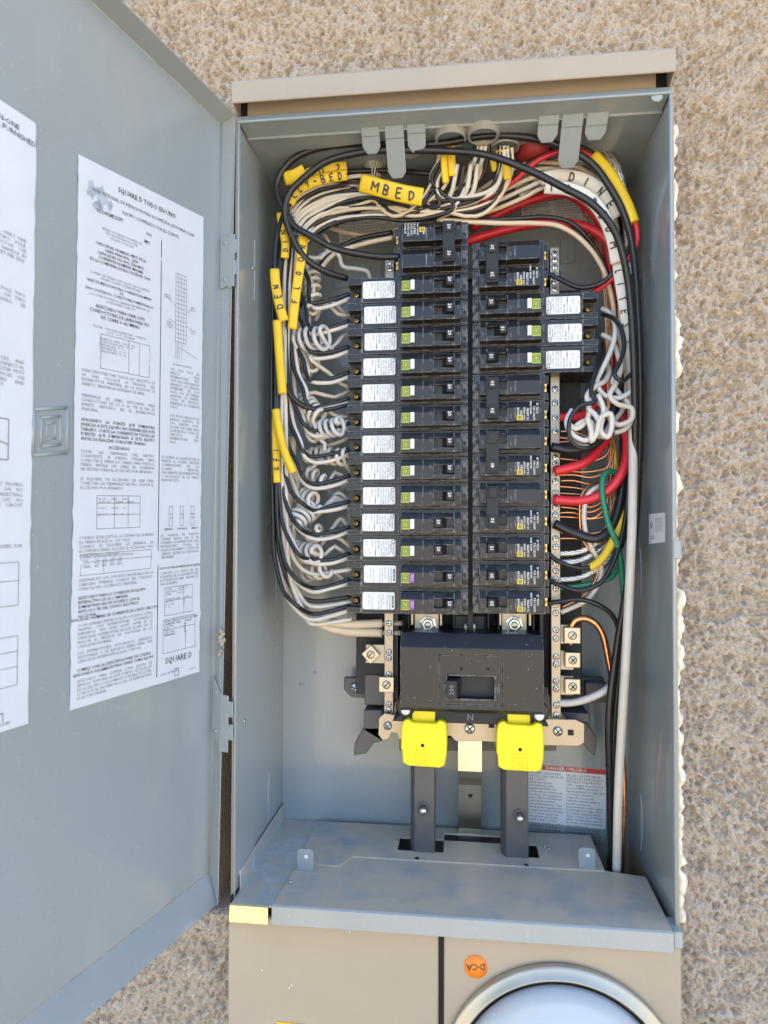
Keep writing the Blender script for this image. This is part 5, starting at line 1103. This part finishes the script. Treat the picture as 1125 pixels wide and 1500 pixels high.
def tape(label, pts, wpx, mt='tape', word='', start=.1, flipd=False, th=.0016, hgt=.62, step=None, group='yellow tape flags on the wires', sleeve=False):
    P = spline(PX(pts), 8); hw = wpx/2*.00064
    m = MB(); T = np.gradient(P, axis=0); T /= np.linalg.norm(T, axis=1)[:, None]
    s = np.concatenate([[0], np.cumsum(np.linalg.norm(np.diff(P, axis=0), axis=1))])
    view = P.mean(0)-CAM; view /= np.linalg.norm(view)
    m.tube(P, th if not sleeve else hw*.8, 10, 0, True, w=hw, ref=view)
    if word:
        N = np.cross(T, view); N /= np.linalg.norm(N, axis=1)[:, None]; B = np.cross(N, T); 
        tt = th if not sleeve else hw*.8
        def at(d, c):                                        # d distance along, c across (-1..1)
            d = np.clip(d, 0, s[-1]); p = np.array([np.interp(d, s, P[:, i]) for i in range(3)]); n = np.array([np.interp(d, s, N[:, i]) for i in range(3)])
            return p+n*hw*c-view*(tt*sqrt(max(0.05, 1-c*c))+.0011)
        ch = 2*hw*hgt; x = start*s[-1]; adv = step or ch*.95
        sg = -1 if flipd else 1
        for k in word:
            for st in STR[k]:
                st = [(a+rnd.uniform(-.08, .08), b+rnd.uniform(-.08, .08)) for a, b in st]
                for (a, b), (c, d) in zip(st[:-1], st[1:]):
                    q = []
                    dx, dy = c-a, d-b; l = max(1e-6, sqrt(dx*dx+dy*dy)); ox, oy = -dy/l*.1, dx/l*.1
                    for (u_, v_) in ((a+ox, b+oy), (c+ox, d+oy), (c-ox, d-oy), (a-ox, b-oy)):
                        q.append(at(x+u_*ch*.9*1.0 if not flipd else x+u_*ch*.9, sg*((v_-.5)*2*hgt)))
                    m.add(q, [(0, 1, 2, 3)], 1)
            x += adv
    tag(m.build('tape_flag', [mt, 'ink'], None, recalc=False), label, 'tape label', group)
tape('yellow tape flag at the upper left corner bend, blank fold', [(417, 262, 54), (432, 258, 52), (447, 250, 52)], 20, group='yellow tape flags on the wires')
tape('yellow tape flag lettered BED 2 along the top of the bundle', [(437, 264, 60), (455, 254, 58), (480, 248, 58), (508, 245, 60)], 17, word='BED 2', start=.12, step=.0085)
tape('yellow tape flag lettered LLY-BED curving below the BED 2 flag', [(424, 298, 62), (433, 282, 60), (450, 270, 58), (472, 262, 58), (508, 256, 60)], 16, word='LLY-BED', start=.12, step=.0082)
tape('yellow tape flag lettered MBED slanting across the top wires', [(528, 268, 56), (555, 275, 54), (590, 284, 54), (619, 289, 56)], 26, word='MBED', start=.2, step=.0125, hgt=.5)
tape('yellow tape flag lettered DIN inside the left column of wires', [(411, 312, 62), (414, 335, 62), (418, 358, 62), (417, 378, 62)][::-1], 13, word='DIN', start=.15, step=.009)
tape('long yellow tape flag lettered FLOOR standing upright beside the coils', [(428, 482, 64), (431, 450, 62), (437, 405, 60), (442, 372, 60), (445, 346, 62)], 15, word='FLOOR', start=.28, step=.0135, hgt=.6)
tape('yellow tape flag lettered DEN at the left wall', [(416, 470, 56), (409, 445, 55), (404, 418, 55), (402, 394, 56)], 15, word='DEN', start=.25, step=.010)
tape('blank yellow sleeve along the left wall below the DEN flag', [(406, 470, 56), (408, 500, 56), (411, 540, 56), (414, 577, 58)], 14, sleeve=True)
tape('curved blank yellow sleeve crossing in front of the GFI flag', [(404, 600, 60), (408, 625, 58), (415, 655, 56), (422, 675, 56), (430, 692, 58)], 13, sleeve=True)
tape('yellow tape flag lettered GFI lowest along the left wall', [(406, 707, 62), (405, 680, 62), (404, 640, 63), (404, 606, 66)], 12, word='GFI', start=.18, step=.0095, hgt=.7)
tape('dull yellow tape strip deep in the left bundle', [(425, 736, 98), (424, 752, 98), (422, 770, 96), (419, 800, 92), (419, 826, 86)], 8)
tape('yellow tape strip behind the FLOOR flag', [(430, 470, 84), (427, 500, 84), (425, 520, 84)], 9)
tape('yellow sleeve bent round the upper right corner', [(869, 229, 62), (888, 250, 60), (906, 278, 58), (919, 305, 56), (927, 327, 56)], 19, sleeve=True, hgt=.5)
tape('yellow tape end near the lower stranded cables at right', [(864, 832, 82), (880, 820, 82), (896, 795, 84), (908, 765, 88), (910, 740, 92)], 12, sleeve=True)
tape('straight yellow strip behind the lower red cable at right', [(897, 636, 104), (899, 660, 104), (902, 690, 104)], 8)
for i, (x, y0, y1, w_) in enumerate(((660, 212, 258, 13), (650, 226, 268, 10), (704, 206, 224, 19), (735, 219, 238, 17), (741, 238, 262, 12), (722, 232, 250, 9))):
    tape('torn yellow jacket strip hanging from the conduit ends, '+ORD[i]+' largest' if 0 else 'torn yellow jacket strip hanging under the '+('wide middle conduit', 'left side of the middle conduit', 'conduit right of centre', 'conduit by the red bushing', 'conduit by the red bushing, lower piece', 'gap between two conduits')[i], [(x, y0, 46), (x+1, (y0+y1)/2, 50), (x+3, y1, 54)], w_, group='torn yellow jacket strips')
GTW = 'white tape flags on the wires'
tape('white tape flag lettered DINE in the upper right corner, upper of two', [(792, 262, 70), (825, 257, 68), (856, 264, 66), (884, 284, 64), (905, 318, 64)], 19, 'wtape', 'DINE', .3, step=.016, hgt=.6, group=GTW)
tape('white tape flag lettered ROOM in the upper right corner, lower of two', [(798, 274, 62), (832, 277, 60), (862, 290, 58), (884, 316, 57), (898, 352, 58), (904, 385, 62)], 19, 'wtape', 'TO ROOM', .04, step=.0145, hgt=.6, group=GTW)
tape('white tape flag lettered LITES running down beside the right breakers', [(904, 385, 66), (909, 420, 66), (914, 450, 68), (917, 478, 70), (919, 500, 72)], 15, 'wtape', 'LITES', .1, step=.0125, hgt=.6, group=GTW)

# ------------------------------------------------------------------ sealant bead at the right edge
m = MB(); zs = np.linspace(U(990, 185, .01)[2], U(992, 1348, .01)[2], 220); rg = np.random.default_rng(5)
nz = np.convolve(rg.standard_normal(240), np.ones(9)/9, 'same')[:220]*2.2; n2 = np.convolve(rg.standard_normal(240), np.ones(3)/3, 'same')[:220]
rad = np.clip(.0024+.0011*nz+.0016*n2, .0009, .0048)
m.tube(np.stack([X1+.0030+rad*1.02, np.full(220, .010), zs], -1), rad, 12)
tag(m.build('sealant_bead', 'foam', None, recalc=False), 'lumpy cream sealant bead along the right edge of the cabinet', 'sealant')

# ------------------------------------------------------------------ meter
c = U(823, 1594, -.012)
mt = thing('electric_meter', 'round glass electric meter with metal ring in the lower right cover', 'electric meter', (c[0], -.0065, c[2]))
R0 = .0985
m = MB(); m.lathe((c[0], -.0064, c[2]), [(R0-.001, 0), (R0, .003), (R0-.0005, .006), (R0-.002, .0075), (R0-.0075, .0085), (R0-.0085, .0110), (R0-.0095, .0112), (R0-.0103, .0098), (R0-.0115, .0085), (R0-.0118, .006), (R0-.0118, .0)], 96)
m.build('sealing_ring', 'ring', mt)
m = MB(); r = R0-.0119
m.lathe((c[0], -.0064, c[2]), [(r, .004), (r, .010), (r*.985, .022), (r*.95, .032), (r*.86, .039), (r*.6, .043), (0, .045), (0, .042), (r*.58, .040), (r*.84, .036), (r*.925, .030), (r*.96, .021), (r*.972, .010), (r*.972, .004)], 80)
m.build('glass_cover', 'glass', mt)
m = MB(); m.lathe((c[0], -.0064, c[2]), [(r*.965, .002), (r*.962, .008), (r*.93, .013), (r*.80, .016), (0, .017)], 64); m.build('face_plate', 'mface', mt)
